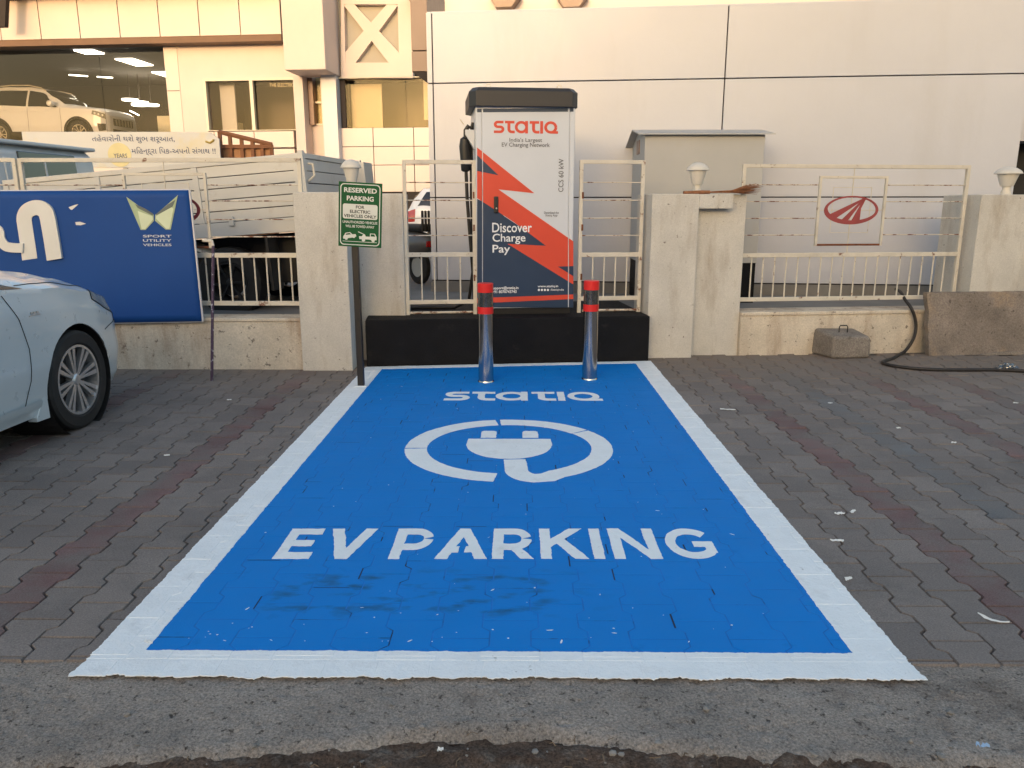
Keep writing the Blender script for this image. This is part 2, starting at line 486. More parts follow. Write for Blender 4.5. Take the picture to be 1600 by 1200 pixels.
bands = [[(xl, fi), (il, fi), (il, back_y(il) - .01), (xl, back_y(xl) - .01)],
         [(ir, fi), (xr, fi), (xr, back_y(xr) - .01), (ir, back_y(ir) - .01)],
         [(il, back_y(il) - .125), (ir, back_y(ir) - .105), (ir, back_y(ir) - .01), (il, back_y(il) - .01)]]
for q_, amps in zip(bands, ((0, .004, 0, .005), (0, .005, 0, .004), (.005, 0, .004, 0))):
    film(q_, amps, .0056, .0041, 4, 'white_border', m_white)
# front band runs over the last pavers on to the rough concrete
fx = [(xl - .004, yf, xr + .004, fi)]
strip = [[(a, yf - .02), (a + .17, yf - .02), (a + .17, PAV_Y0 - .002), (a, PAV_Y0 - .002)] for a in [xl - .06 + .17 * k for k in range(17)]]
film([(xl - .006, yf), (xr + .006, yf), (xr, fi), (xl, fi)], (.011, .008, .004, .008), .0068, .0052, 9, 'white_border', m_white, extra=strip)
# open joints where the paint has cracked
mb = MB()
rr = random.Random(3)
for i, k, cx, cy in cells:
    if not (il + .05 < cx < ir - .2 and fi + .1 < cy < back_y(cx) - .25): continue
    for sgn in (1,):
        if rr.random() < .30:
            lo, hi = ((-.0485, .0485) if rr.random() < .6 else (.075, .118))
            xx = cx + PW / 2 + (-.014 if hi < .06 else .014)
            w_ = rr.uniform(.0016, .0034)
            mb.face([(xx - w_, cy + lo, .0036), (xx + w_, cy + lo, .0036), (xx + w_, cy + hi, .0036), (xx - w_, cy + hi, .0036)])
    if rr.random() < .07:
        yy = cy + PL / 2; w_ = .0018
        mb.face([(cx - .09, yy - w_, .0036), (cx + .05, yy - w_, .0036), (cx + .05, yy + w_, .0036), (cx - .09, yy + w_, .0036)])
m_crack = M('open_joint', (.006, .025, .075), .9, var=.3)
mb.build('joint_crack', m_crack, bay, kind='stuff')

# ---- lettering strokes
def stroke(pts, w):
    """polyline -> outline polygon of width w with mitred corners, butt ends"""
    P = [Vector(p) for i, p in enumerate(pts) if i == 0 or (Vector(p) - Vector(pts[i - 1])).length > 1e-4]; Lf = []; Rt = []
    for i, p in enumerate(P):
        if i == 0: t = (P[1] - p).normalized(); nrm = Vector((-t.y, t.x)); k = 1
        elif i == len(P) - 1: t = (p - P[i - 1]).normalized(); nrm = Vector((-t.y, t.x)); k = 1
        else:
            a = (p - P[i - 1]).normalized(); b_ = (P[i + 1] - p).normalized()
            n1 = Vector((-a.y, a.x)); nb = Vector((-b_.y, b_.x)); nrm = (n1 + nb).normalized(); k = 1 / max(.4, nrm.dot(n1))
        Lf.append(tuple(p + nrm * (w / 2 * k))); Rt.append(tuple(p - nrm * (w / 2 * k)))
    return Lf + Rt[::-1]
def arc(cx, cy, rx, ry, a0, a1, n=14): return [(cx + rx * math.cos(R(a0 + (a1 - a0) * i / n)), cy + ry * math.sin(R(a0 + (a1 - a0) * i / n))) for i in range(n + 1)]
def strip_quads(poly):
    """outline from stroke() -> list of quads (keeps faces convex)"""
    n = len(poly) // 2
    return [[poly[i], poly[i + 1], poly[2 * n - 2 - i], poly[2 * n - 1 - i]] for i in range(n - 1)]
sw = .2
LOGO = {'s': ([stroke([(.76, .89), (.33, .89)] + arc(.33, .70, .20, .19, 90, 270, 10)[1:] + [(.5, .51)] + arc(.5, .31, .21, .2, 90, -90, 10)[1:] + [(.03, .11)], .21)], .86),
        't': ([stroke([(0, .89), (.72, .89)], .21), stroke([(.3, .9), (.3, .34)] + arc(.52, .33, .22, .22, 180, 270, 8) + [(.74, .11)], .22)], .80),
        'a': ([stroke(arc(.44, .5, .39, .39, 0, 360, 28), .21), stroke([(.83, 1), (.83, 0)], .21)], 1.06),
        'i': ([stroke([(.11, 0), (.11, 1)], .22)], .34),
        'q': ([stroke(arc(.46, .5, .39, .39, 0, 360, 28), .21), stroke([(.48, .105), (1.02, .105)], .21)], 1.02)}
def logo_word():
    out = []; x = 0
    for ch in 'statiq':
        pol, adv = LOGO[ch]; out.append([[(px + x, py) for px, py in p] for p in pol]); x += adv
    return out, x
P_BOWL = lambda: [stroke([(.1, .9), (.42, .9)] + arc(.42, .64, .27, .26, 90, 12, 6), .2), stroke(arc(.42, .64, .27, .26, -2, -90, 6) + [(.1, .38)], .2)]
CAPS = {'E': ([stroke([(.11, 0), (.11, 1)], .22), stroke([(.2, .9), (.70, .9)], .2), stroke([(.2, .5), (.62, .5)], .19), stroke([(.2, .1), (.72, .1)], .2)], .80),
        'V': ([[(0, 1), (.25, 1), (.6, 0), (.36, 0)], [(.96, 1), (.72, 1), (.36, 0), (.6, 0)]], 1.0),
        'P': ([stroke([(.11, 0), (.11, 1)], .22)] + P_BOWL(), .84),
        'A': ([[(0, 0), (.24, 0), (.62, 1), (.40, 1)], [(.78, 0), (1.02, 0), (.62, 1), (.40, 1)], [(.22, .2), (.44, .2), (.46, .39), (.3, .39)], [(.56, .2), (.80, .2), (.72, .39), (.58, .39)]], 1.06),
        'R': ([stroke([(.11, 0), (.11, 1)], .22)] + P_BOWL() + [[(.32, .38), (.54, .38), (.82, 0), (.56, 0)]], .90),
        'K': ([stroke([(.11, 0), (.11, 1)], .22), [(.16, .32), (.16, .58), (.62, 1), (.9, 1)], [(.32, .52), (.48, .66), (.94, 0), (.67, 0)]], .98),
        'I': ([stroke([(.11, 0), (.11, 1)], .22)], .34),
        'N': ([stroke([(.11, 0), (.11, 1)], .22), stroke([(.83, 0), (.83, 1)], .22), [(.02, 1), (.24, 1), (.92, 0), (.70, 0)]], 1.06),
        'G': ([stroke(arc(.52, .5, .42, .40, 42, 322, 26), .2), stroke([(.855, .19), (.855, .46)], .2), stroke([(.54, .46), (.955, .46)], .18)], 1.0),
        ' ': ([], .28)}
def caps_word(t):
    out = []; x = 0
    for ch in t:
        pol, adv = CAPS[ch]
        if pol: out.append([[(px + x, py) for px, py in p] for p in pol])
        x += adv + .06
    return out, x - .06
def ground_polys(polys, name, z, amp=.0028, label=None, dz=.00035):
    mb = MB()
    for n_, poly in enumerate(polys):
        a = sum(poly[i][0] * poly[(i + 1) % len(poly)][1] - poly[(i + 1) % len(poly)][0] * poly[i][1] for i in range(len(poly)))
        if a < 0: poly = poly[::-1]
        pts = []
        for i in range(len(poly)): pts += rag(poly[i], poly[(i + 1) % len(poly)], amp, 11, .012)
        mb.slab(pts, .0034, z + dz * n_)
    return mb.build(name, m_white, bay, label=label)
lw, lw_w = logo_word()
sx = (.652 + .58) / lw_w
for k, pol in enumerate(lw):
    ground_polys([[(-.58 + x * sx, 5.80 + y * .285) for x, y in p] for p in pol], 'letter', .0048, .003, label='white stencilled logo letter ' + 'STATIQ'[k] + ' on blue')
cw, cw_w = caps_word('EV PARKING')
sx = (.868 + 1.036) / cw_w
for k, pol in enumerate(cw):
    ground_polys([[(-1.036 + x * sx, 3.035 + .016 * x / cw_w + y * .315) for x, y in p] for p in pol], 'letter', .0048, .0032, label='white stencilled capital letter ' + 'EVPARKING'[k] + ' on blue')
# plug symbol: cable ring in four pieces, plug body, two prongs
rcx, rcy, rr_ = -.055, 4.615, .572
def arc2(a0, a1, n=24): return arc(rcx, rcy, rr_, rr_ - .01, a0, a1, n)
for a0, a1 in ((-97, -176), (-177.5, -261), (-263.5, -323)):
    ground_polys([stroke(arc2(a0, a1), .135)], 'cable_ring', .0048)
ground_polys([stroke([(rcx + .035, rcy - .245), (rcx + .045, rcy - .40)] + arc(rcx + .16, rcy - .42, .115, .15, 180, 262, 8) + [(rcx + .22, rcy - .553)] + arc2(-62, 35.5, 30), .130)], 'cable_ring', .0048)
ground_polys([[(rcx - .262, rcy + .17), (rcx + .262, rcy + .17), (rcx + .268, rcy + .04)] + [(rcx + x, rcy + .04 + y) for x, y in arc(0, 0, .262, .275, -8, -172, 20)] + [(rcx - .268, rcy + .04)]], 'plug_body', .0048)
for x0 in (-.185, .085):
    ground_polys([[(rcx + x0, rcy + .195), (rcx + x0 + .10, rcy + .195), (rcx + x0 + .10, rcy + .33), (rcx + x0 + .085, rcy + .35), (rcx + x0 + .015, rcy + .35), (rcx + x0, rcy + .33)]], 'plug_prong', .0048)

# dark tyre and shoe scuffs in the near part of the blue field
nt = m_blue.node_tree; N = nt.nodes; L = nt.links; bs = N['Principled BSDF']
geo = N.new('ShaderNodeNewGeometry'); sx_ = N.new('ShaderNodeSeparateXYZ'); L.new(geo.outputs['Position'], sx_.inputs[0])
def band(sock, a0, a1, b0, b1):
    up = N.new('ShaderNodeMapRange'); up.interpolation_type = 'SMOOTHSTEP'; up.inputs[1].default_value = a0; up.inputs[2].default_value = a1; L.new(sock, up.inputs[0])
    dn = N.new('ShaderNodeMapRange'); dn.interpolation_type = 'SMOOTHSTEP'; dn.inputs[1].default_value = b0; dn.inputs[2].default_value = b1; dn.inputs[3].default_value = 1; dn.inputs[4].default_value = 0; L.new(sock, dn.inputs[0])
    mu = N.new('ShaderNodeMath'); mu.operation = 'MULTIPLY'; L.new(up.outputs[0], mu.inputs[0]); L.new(dn.outputs[0], mu.inputs[1]); return mu.outputs[0]
bxm = band(sx_.outputs['X'], -1.02, -.85, -.1, .45); bym = band(sx_.outputs['Y'], 2.52, 2.62, 2.85, 3.0)
mpn = N.new('ShaderNodeMapping'); mpn.inputs['Scale'].default_value = (.8, 1.8, 1); L.new(geo.outputs['Position'], mpn.inputs['Vector'])
nz_ = N.new('ShaderNodeTexNoise'); nz_.inputs['Scale'].default_value = 9; nz_.inputs['Detail'].default_value = 4; L.new(mpn.outputs[0], nz_.inputs['Vector'])
rp = N.new('ShaderNodeValToRGB'); rp.color_ramp.elements[0].position = .52; rp.color_ramp.elements[1].position = .72; L.new(nz_.outputs['Fac'], rp.inputs[0])
m1 = N.new('ShaderNodeMath'); m1.operation = 'MULTIPLY'; L.new(bxm, m1.inputs[0]); L.new(bym, m1.inputs[1])
m2_ = N.new('ShaderNodeMath'); m2_.operation = 'MULTIPLY'; L.new(m1.outputs[0], m2_.inputs[0]); L.new(rp.outputs[0], m2_.inputs[1])
old = bs.inputs['Base Color'].links[0].from_socket
mxs = N.new('ShaderNodeMix'); mxs.data_type = 'RGBA'; L.new(m2_.outputs[0], mxs.inputs[0]); L.new(old, mxs.inputs[6]); mxs.inputs[7].default_value = (.012, .10, .24, 1); L.new(mxs.outputs[2], bs.inputs['Base Color'])
mb = MB(); rr = random.Random(12)
for k in range(110):
    x, y = rr.uniform(il + .05, ir - .05), 2.4 + (rr.random() ** 2) * 4.3
    r0 = rr.choice((.002, .002, .003, .004)); a = rr.random() * 6.28; el = rr.choice((1, 1, 1.5, 4))
    pts = []
    for t in range(5):
        u, v = r0 * el * math.cos(t * 1.257) * rr.uniform(.6, 1.2), r0 * math.sin(t * 1.257) * rr.uniform(.6, 1.2)
        pts.append((x + u * math.cos(a) - v * math.sin(a), y + u * math.sin(a) + v * math.cos(a), .0044))
    mb.face(pts)
mb.build('paint_fleck', m_white, bay, kind='stuff')

# dry dust that gathers on the pavers along the foot of the wall
for m_ in (m_paver, m_paver_red, m_paver_blue):
    nt = m_.node_tree; N = nt.nodes; L = nt.links; bs = N['Principled BSDF']
    geo = N.new('ShaderNodeNewGeometry'); sx_ = N.new('ShaderNodeSeparateXYZ'); L.new(geo.outputs['Position'], sx_.inputs[0])
    nz_ = N.new('ShaderNodeTexNoise'); nz_.inputs['Scale'].default_value = 3.5; nz_.inputs['Detail'].default_value = 6; L.new(geo.outputs['Position'], nz_.inputs['Vector'])
    ad = N.new('ShaderNodeMath'); ad.operation = 'MULTIPLY_ADD'; ad.inputs[1].default_value = 1.6; L.new(nz_.outputs['Fac'], ad.inputs[0]); L.new(sx_.outputs['Y'], ad.inputs[2])
    mr = N.new('ShaderNodeMapRange'); mr.interpolation_type = 'SMOOTHSTEP'; mr.inputs[1].default_value = 6.3; mr.inputs[2].default_value = 8.4; mr.inputs[4].default_value = .85; L.new(ad.outputs[0], mr.inputs[0])
    old = bs.inputs['Base Color'].links[0].from_socket
    mx_ = N.new('ShaderNodeMix'); mx_.data_type = 'RGBA'; L.new(mr.outputs[0], mx_.inputs[0]); L.new(old, mx_.inputs[6]); mx_.inputs[7].default_value = (.205, .165, .135, 1); L.new(mx_.outputs[2], bs.inputs['Base Color'])

# ================================================================ yard behind the wall
mb = MB()
yf_ = [(-40, 7.2), (-1.9, 7.2), tuple(FB.world(-.1, .62, 0))[:2], tuple(FB.world(4.2, .46, 0))[:2], tuple(FB.world(40, .46, 0))[:2], (40, 60), (-40, 60)]
mb.slab(yf_, -.05, YARD)
mb.build('yard', m_yard, kind='structure')
# the strip between plinth / walls and the yard
# ================================================================ boundary walls, plinth, pillars
def one(name, mb, mat, label, cat, fr=W, origin=None, group=None, bevel=0, smooth=False):
    return props(mb.build(name, mat, fr=fr, origin=origin, bevel=bevel, smooth=smooth), label, cat, group)
s0, s1, _, _ = FB.rect(572, 540, 1014, 545)
ztop = FB.sz(790, 497, 0)[1]
PZ = ztop
one('charger_plinth', MB().box(s0, s1, 0, 1.25, -.02, PZ), m_black, 'long matt black painted plinth under the charger at the head of the bay', 'plinth', FB, ((s0 + s1) / 2, 0, 0), bevel=.012)
# left low wall
zt = FA.sz(400, 497)[1]
sL = -6.0
one('boundary_wall', MB().box(sL, .01, .0, .26, -.02, zt - .03).box(sL, .012, -.012, .28, zt - .03, zt), m_plaster_dirty, 'low stained cream wall under the blue banner', 'wall', FA, (-2, 0, 0), bevel=.006)
# left pillar: a proud block and a block set back behind the sign post
a0, a1, _, pt = FA.rect(458, 300, 546, 560, -.04)
pt = FA.sz(510, 300, -.04)[1]
a0 = FA.sz(465, 440, -.04)[0]; a1 = FA.sz(545, 440, -.04)[0]
b0 = a1 - .12; b1 = FA.sz(632, 400, .47)[0]
p = thing('gate_pillar', 'cream plastered pillar behind the green parking sign', 'pillar', FA, ((a0 + a1) / 2, 0, 0), 'boundary pillars')
MB().box(a0, a1, -.04, .52, -.02, pt).build('front_block', m_plaster, p, bevel=.008)
MB().box(a1 - .002, b1, .45, .80, -.02, pt - .004).build('rear_block', m_plaster, p, bevel=.008)
# right pillar with the arm-shaped capital
d1, d2 = .13, .25
c0 = FB.sz(1014, 450, d1)[0]; c1 = FB.sz(1086, 450, d1)[0]; c2 = FB.sz(1146, 315, d1)[0]; c3 = FB.sz(1158, 450, d2)[0]
zt = FB.sz(1085, 303, d1)[1]; za = FB.sz(1120, 326, d1)[1]
p = thing('gate_pillar', 'cream plastered pillar with an arm shaped ledge, a broom lying on top', 'pillar', FB, (c0, d1, 0), 'boundary pillars')
MB().box(c0, c1, d1, .66, -.02, zt).build('front_block', m_plaster, p, bevel=.008)
MB().box(c1 - .002, c3, d2, .655, -.02, zt - .003).build('recessed_block', m_plaster, p, bevel=.006)
MB().box(c1 - .001, c2, d1 + .002, d2 + .01, za, zt - .002).build('ledge_arm', m_plaster, p, bevel=.006)
RP_TOP = zt
# far right pillar
d1 = .16
e0 = FB.sz(1522, 400, d1)[0]; e1 = FB.sz(1597, 400, d1)[0]
p = thing('gate_pillar', 'cream plastered pillar at the right edge behind the leaning slab', 'pillar', FB, (e0, d1, 0), 'boundary pillars')
MB().box(e0, e1, d1, .75, -.02, zt).build('front_block', m_plaster, p, bevel=.008)
MB().box(e1 - .002, e1 + .45, d2 + .02, .745, -.02, zt - .003).build('recessed_block', m_plaster, p, bevel=.006)
# right low wall
dw = .2; zw = FB.sz(1290, 486, dw)[1]
one('boundary_wall', MB().box(c3 - .002, e0 + .02, dw, .5, -.02, zw - .035).box(c3 - .001, e0 + .018, dw - .014, .515, zw - .035, zw), m_plaster_dirty, 'low peeling cream wall behind the concrete weight block', 'wall', FB, ((c3 + e0) / 2, dw, 0), bevel=.006)
one('boundary_wall', MB().box(e1 + .44, e1 + 4, dw, .5, -.02, zw), m_plaster_dirty, 'low cream wall running on past the right edge pillar', 'wall', FB, (e1 + 2, dw, 0), bevel=.006)

# ================================================================ fence panels
def bar(mb, fr, x0, y0, x1, y1, d, w):
    """round or square bar between two pixels on the plane at depth d"""
    a, b_ = fr.sz(x0, y0, d), fr.sz(x1, y1, d)
    mb.tube([(a[0], d, a[1]), (b_[0], d, b_[1])], w, 8)
def flat(fr, px0, px1, y, d, h, dep, root, name='rail', mat=None):
    a = fr.sz(px0, y, d)[0]; b_ = fr.sz(px1, y, d)[0]; z = fr.sz((px0 + px1) / 2, y, d)[1]
    return MB().box(a, b_, d, d + dep, z - h / 2, z + h / 2).build(name, mat or m_fence, root, bevel=.003)
def post(fr, px, z0, z1, d, w, root, name='post', mat=None, ypx=400, s=None):
    a = fr.sz(px, ypx, d)[0] if s is None else s
    return MB().box(a - w / 2, a + w / 2, d - .002, d + w * .8, z0, z1).build(name, mat or m_fence, root, bevel=.003)
def emblem_parts(root, cx, cz, w, d, mat):
    """oval ring open to a road mark, cut from plate"""
    rx, rz = w / 2, w * .245
    mb = MB(); n = 40
    for i in range(n):
        pts = []
        for j in (i, i + 1):
            a = 2 * math.pi * j / n
            th = .10 + .16 * max(0, -math.sin(a + .25))
            pts.append(((cx + rx * math.cos(a), cz + rz * math.sin(a)), (cx + rx * (1 - th) * math.cos(a), cz + rz * (1 - th * 1.15) * math.sin(a))))
        mb.prism([pts[0][0], pts[1][0], pts[1][1], pts[0][1]], d, d + .004)
    o = mb.build('emblem_ring', mat, root)
    top = (cx + rx * .48, cz + rz * .86)
    for q in ([(-.80, -.30), (-.58, -.62), (-.12, -.02)], [(-.42, -.85), (-.16, -.92), (.12, -.1)], [(-.02, -.95), (.34, -.82), (.3, -.2)]):
        P = [(cx + rx * x, cz + rz * z) for x, z in q]
        m2 = MB(); m2.prism([P[0], P[1], (P[2][0] + .3 * (top[0] - P[2][0]), P[2][1] + .3 * (top[1] - P[2][1])), (top[0] + .012, top[1]), (top[0] - .012, top[1])], d - .0006, d + .0035)
        m2.build('emblem_stroke', mat, root)
def fence_panel(fr, d, L, label, zb):
    """L: dict of photo pixels of this panel"""
    x0, x1 = L['x']
    ym = 330
    sA, sB = fr.sz(x0, ym, d)[0], fr.sz(x1, ym, d)[0]
    xm = (x0 + x1) / 2
    Z = lambda y: fr.sz(xm, y, d)[1]
    root = thing('fence_panel', label, 'fence', fr, ((sA + sB) / 2, d, zb), 'painted steel fence panels on the boundary wall')
    zt = Z(L['top'])
    sec = .035
    for s in (sA + sec / 2, sB - sec / 2):
        MB().box(s - sec / 2, s + sec / 2, d, d + sec, zb - .004, zt).build('post', m_fence, root, bevel=.003)
    i0, i1 = sA + sec - .001, sB - sec + .001
    for y, h in ((L['top'] + 3, .036), (L['mid'], .042), (L['bot'], .040)):
        z = Z(y)
        MB().box(i0, i1, d + .001, d + sec - .001, z - h / 2, z + h / 2).build('rail', m_fence, root, bevel=.003)
    e0, e1 = L.get('emb', (None, None)) or (None, None)
    for y in L['bars']:
        z = Z(y)
        segs = [(i0, i1)]
        if e0: segs = [(i0, fr.sz(e0 + 3, ym, d)[0]), (fr.sz(e1 - 3, ym, d)[0], i1)]
        for a, b_ in segs:
            MB().tube([(a, d + .017, z), (b_, d + .017, z)], .0055, 8).build('bar', m_fence_rusty, root, smooth=True)
    n = L['n']; zm, zl = Z(L['mid']) - .02, Z(L['bot']) + .019
    for k in range(n):
        s = i0 + (i1 - i0) * (k + 1) / (n + 1)
        MB().tube([(s, d + .017, zl), (s, d + .017, zm)], .0075, 8).build('baluster', m_fence, root, smooth=True)
    if e0:
        a, b_ = fr.sz(e0, ym, d)[0], fr.sz(e1, ym, d)[0]
        t_, u_ = Z(L['emy'][0]), Z(L['emy'][1])
        for q in ((a, a + .024, u_, t_), (b_ - .024, b_, u_, t_), (a + .024, b_ - .024, t_ - .024, t_)):
            MB().box(q[0], q[1], d - .004, d + .022, q[2], q[3]).build('emblem_frame', m_fence, root, bevel=.002)
        MB().box(a + .024, b_ - .024, d - .004, d + .022, u_, u_ + .02).build('emblem_frame', m_rust, root, bevel=.002)
        c = (a + b_) / 2; r_ = (b_ - a) * .28; cz = (t_ + u_) / 2 + .01
        MB().tube([(c, d + .012, Z(L['mid'])), (c, d + .012, zt - .03)], .006, 8).build('emblem_stay', m_fence, root, smooth=True)
        MB().tube([(a + .02, d + .013, cz), (b_ - .02, d + .013, cz)], .004, 8).build('emblem_stay', m_fence, root, smooth=True)
        mbq = MB()
        for p0, p1 in (((c - r_, cz - r_ * 1.1), (c - r_, cz + r_ * 1.1)), ((c + r_, cz - r_ * 1.1), (c + r_, cz + r_ * 1.1)), ((c - r_, cz + r_ * 1.1), (c + r_, cz + r_ * 1.1)), ((c - r_, cz - r_ * 1.1), (c + r_, cz - r_ * 1.1))):
            mbq.tube([(p0[0], d + .013, p0[1]), (p1[0], d + .013, p1[1])], .0035, 6)
        mbq.build('emblem_stay', m_fence, root, smooth=True)
        emblem_parts(root, c, cz, (b_ - a) * .80, d + .002, m_emblem)
    return root
zlA = FA.sz(400, 497)[1]
fence_panel(FA, .10, dict(x=(37, 474), top=247, mid=399, bot=474, bars=(289, 314, 343, 370), n=21, emb=(196, 326), emy=(270, 388)), 'cream steel fence with thin bars behind the blue banner', zlA)
fence_panel(FA, .10, dict(x=(-420, 34), top=247, mid=399, bot=474, bars=(289, 314, 343, 370), n=21, emb=None), 'cream steel fence running off past the left edge', zlA)
fence_panel(FB, .30, dict(x=(1157, 1509), top=257, mid=398, bot=466, bars=(289, 315, 341, 367), n=18, emb=(1277, 1383), emy=(275, 384)), 'cream steel fence with red oval emblem in a small square frame', zw)
fence_panel(FB, .30, dict(x=(630, 744), top=250, mid=398, bot=472, bars=(285, 313, 341, 368), n=4), 'narrow cream steel gate leaf left of the charger', PZ)
fence_panel(FB, .30, dict(x=(905, 1006), top=250, mid=398, bot=466, bars=(285, 313, 341, 368), n=4), 'narrow rusty cream steel gate leaf right of the charger', PZ)
# lower bars of the two gate leaves
for ob in [o for o in bpy.data.objects if o.get('label', '').startswith('narrow')]:
    px0, px1 = (632, 742) if 'left' in ob['label'] else (907, 1004)
    a, b_ = FB.sz(px0, 480, .30)[0], FB.sz(px1, 480, .30)[0]
    MB().tube([(a + .02, .317, PZ + .02), (b_ - .02, .317, PZ + .02)], .012, 8).build('bottom_bar', m_fence_rusty, ob, smooth=True)
    for z in (.55, 1.02, 1.32):
        MB().lathe([(.0, -.03), (.015, -.03), (.015, .03), (.0, .03)], ((b_ if 'left' in ob['label'] else a) , .312, PZ + z - .2), 10).build('hinge', m_rust, ob)

# ================================================================ pillar lamps
m_lamp = M('lamp_plastic', (.62, .58, .52), .45, var=.05, vscale=8, stain=((.4, .36, .3), 9, .6, .8))
def pillar_lamp(fr, px, y0, y1, wpx, d, ztop, label):
    s, zt = fr.sz(px, y0, d); ww = fr.sz(px + wpx / 2, y0 + 10, d)[0] - fr.sz(px - wpx / 2, y0 + 10, d)[0]
    h = zt - ztop; r = ww / 2
    root = thing('pillar_lamp', label, 'lamp', fr, (s, d, ztop), 'mushroom lamps on the pillars')
    c = (s, d, ztop)
    MB().lathe([(0, -.002), (r * .36, -.002), (r * .36, h * .14), (r * .30, h * .15), (r * .30, h * .30), (0, h * .30)], c, 20).build('socket', m_lamp, root, smooth=True)
    MB().lathe([(0, h * .29), (r * .42, h * .30), (r * .50, h * .36), (r * .78, h * .76), (0, h * .76)], c, 28).build('diffuser', m_lamp, root, smooth=True)
    MB().lathe([(0, h * .74), (r * 1.0, h * .75), (r, h * .78), (r * .86, h * .87), (r * .55, h * .96), (r * .2, h), (0, h)], c, 28).build('cap', m_lamp, root, smooth=True)
pillar_lamp(FA, 548, 249, 302, 32, .62, pt - .004, 'pale mushroom lamp rising behind the green parking sign')
pillar_lamp(FB, 1091, 254, 300, 34, .36, RP_TOP, 'pale mushroom lamp beside the broom on the right pillar')
pillar_lamp(FB, 1577, 261, 303, 37, .36, RP_TOP, 'pale mushroom lamp on the pillar at the right edge')

# ================================================================ broom on the right pillar
m_twig = M('broom_twig', (.24, .10, .045), .85, var=.35, vscale=30)
s_, _ = FB.sz(1068, 300, .22); s2, _ = FB.sz(1190, 296, .22)
br = thing('twig_broom', 'brown twig broom lying on top of the right pillar', 'broom', FB, (s_, .22, RP_TOP))
zb = RP_TOP + .012
MB().tube([(s_, .22, zb), (s_ + .16, .22, zb + .004), (s_ + .26, .22, zb + .006)], [.016, .018, .016], 8).build('handle', m_twig, br, smooth=True)
mb = MB()
for k in range(150):
    a = random.uniform(-1, 1); b_ = random.uniform(-.6, 1)
    x1 = s2 - random.uniform(0, .16)
    mb.tube([(s_ + .24, .22 + a * .010, zb + .004 + b_ * .006), (s_ + .48, .22 + a * .028, zb + .008 + max(b_, -.4) * .016), (x1, .22 + a * .10 + random.uniform(-.02, .02), zb + .026 + b_ * .052 + random.uniform(-.012, .02))], [.0022, .0018, .0008], 4, cap=False)
mb.build('bristles', m_twig, br, kind='stuff')

# ================================================================ charger
m_cw = M('charger_white', (.585, .61, .66), .35, var=.03, vscale=2, spec=.5)
m_cedge = M('charger_edge_white', (.60, .615, .65), .35, var=.03)
m_corange = M('charger_orange', (.62, .062, .03), .4, var=.04)
m_cnavy = M('charger_navy', (.022, .042, .085), .35, var=.05)
m_ccap = M('charger_cap', (.03, .027, .027), .5, var=.08)
m_tgrey = M('print_grey', (.09, .09, .1), .5, var=0)
m_twhite = M('print_white', (.75, .76, .78), .5, var=0)
m_tdark = M('print_dark', (.03, .04, .035), .5, var=0)
D = .24                                          # door face
q0 = FB.sz(744.5, 330, D)[0]; q1 = FB.sz(896.5, 330, D)[0]
zt = FB.sz(820, 165, D)[1]
DEP = .72
ch = thing('ev_charger', 'tall white orange and navy charging cabinet with black chamfered top', 'charger', FB, ((q0 + q1) / 2, D + DEP / 2, PZ))
zdoor = FB.sz(820, 481, D)[1]
MB().box(q0, q1, D + .012, D + DEP, PZ + .08, zt).build('cabinet', m_cedge, ch, bevel=.006)
MB().box(q0 + .012, q1 - .012, D + .03, D + DEP - .02, PZ - .003, PZ + .08).build('base', m_blackmetal, ch, bevel=.004)
dl, dr = FB.sz(754, 330, D)[0], FB.sz(888, 330, D)[0]
MB().box(dl, dr, D, D + .0125, zdoor, zt - .005).build('door', m_cw, ch, bevel=.003)
MB().box(q0 + .004, dl - .004, D + .004, D + .0122, zdoor, zt - .005).build('side_trim', m_cw, ch, bevel=.003)
MB().box(dr + .004, q1 - .004, D + .004, D + .0122, zdoor, zt - .005).build('side_trim', m_cw, ch, bevel=.003)
# cap: chamfered ends
k0, k1 = FB.sz(733.5, 155, D - .05)[0], FB.sz(905, 155, D - .05)[0]
zc0, zc1 = FB.sz(820, 164, D - .05)[1], FB.sz(820, 136, D - .05)[1]
ce = .075
lo = [(k0, D + .03), (k0 + .06, D - .05), (k1 - .06, D - .05), (k1, D + .03), (k1, D + DEP - .02), (k1 - .06, D + DEP + .05), (k0 + .06, D + DEP + .05), (k0, D + DEP - .02)]
cxm, cym = (k0 + k1) / 2, D + DEP / 2
def ring8(f, z): return [(cxm + (x - cxm) * f[0], cym + (y - cym) * f[1], z) for x, y in lo]
mb = MB(); A_ = ring8((1, 1), zc0 - .012); B_ = ring8((1, 1), zc1 - .035); C_ = ring8((.93, .93), zc1)
n = 8; fs = [tuple(range(7, -1, -1)), tuple(range(16, 24))]
for i in range(8):
    j = (i + 1) % 8; fs += [(i, j, 8 + j, 8 + i), (8 + i, 8 + j, 16 + j, 16 + i)]
mb.faces(A_ + B_ + C_, fs); mb.build('cap', m_ccap, ch, bevel=.004)
for px in (763, 874):
    s = FB.sz(px, 130, D + .12)[0]
    mb = MB(); mb.tube([(s + .022 * math.cos(R(a)), D + .12, zc1 + .024 + .022 * math.sin(R(a))) for a in range(0, 361, 30)], .005, 6, cap=False)
    mb.tube([(s, D + .12, zc1 - .003), (s, D + .12, zc1 + .006)], .008, 8)
    mb.build('lifting_eye', m_fence, ch, smooth=True)
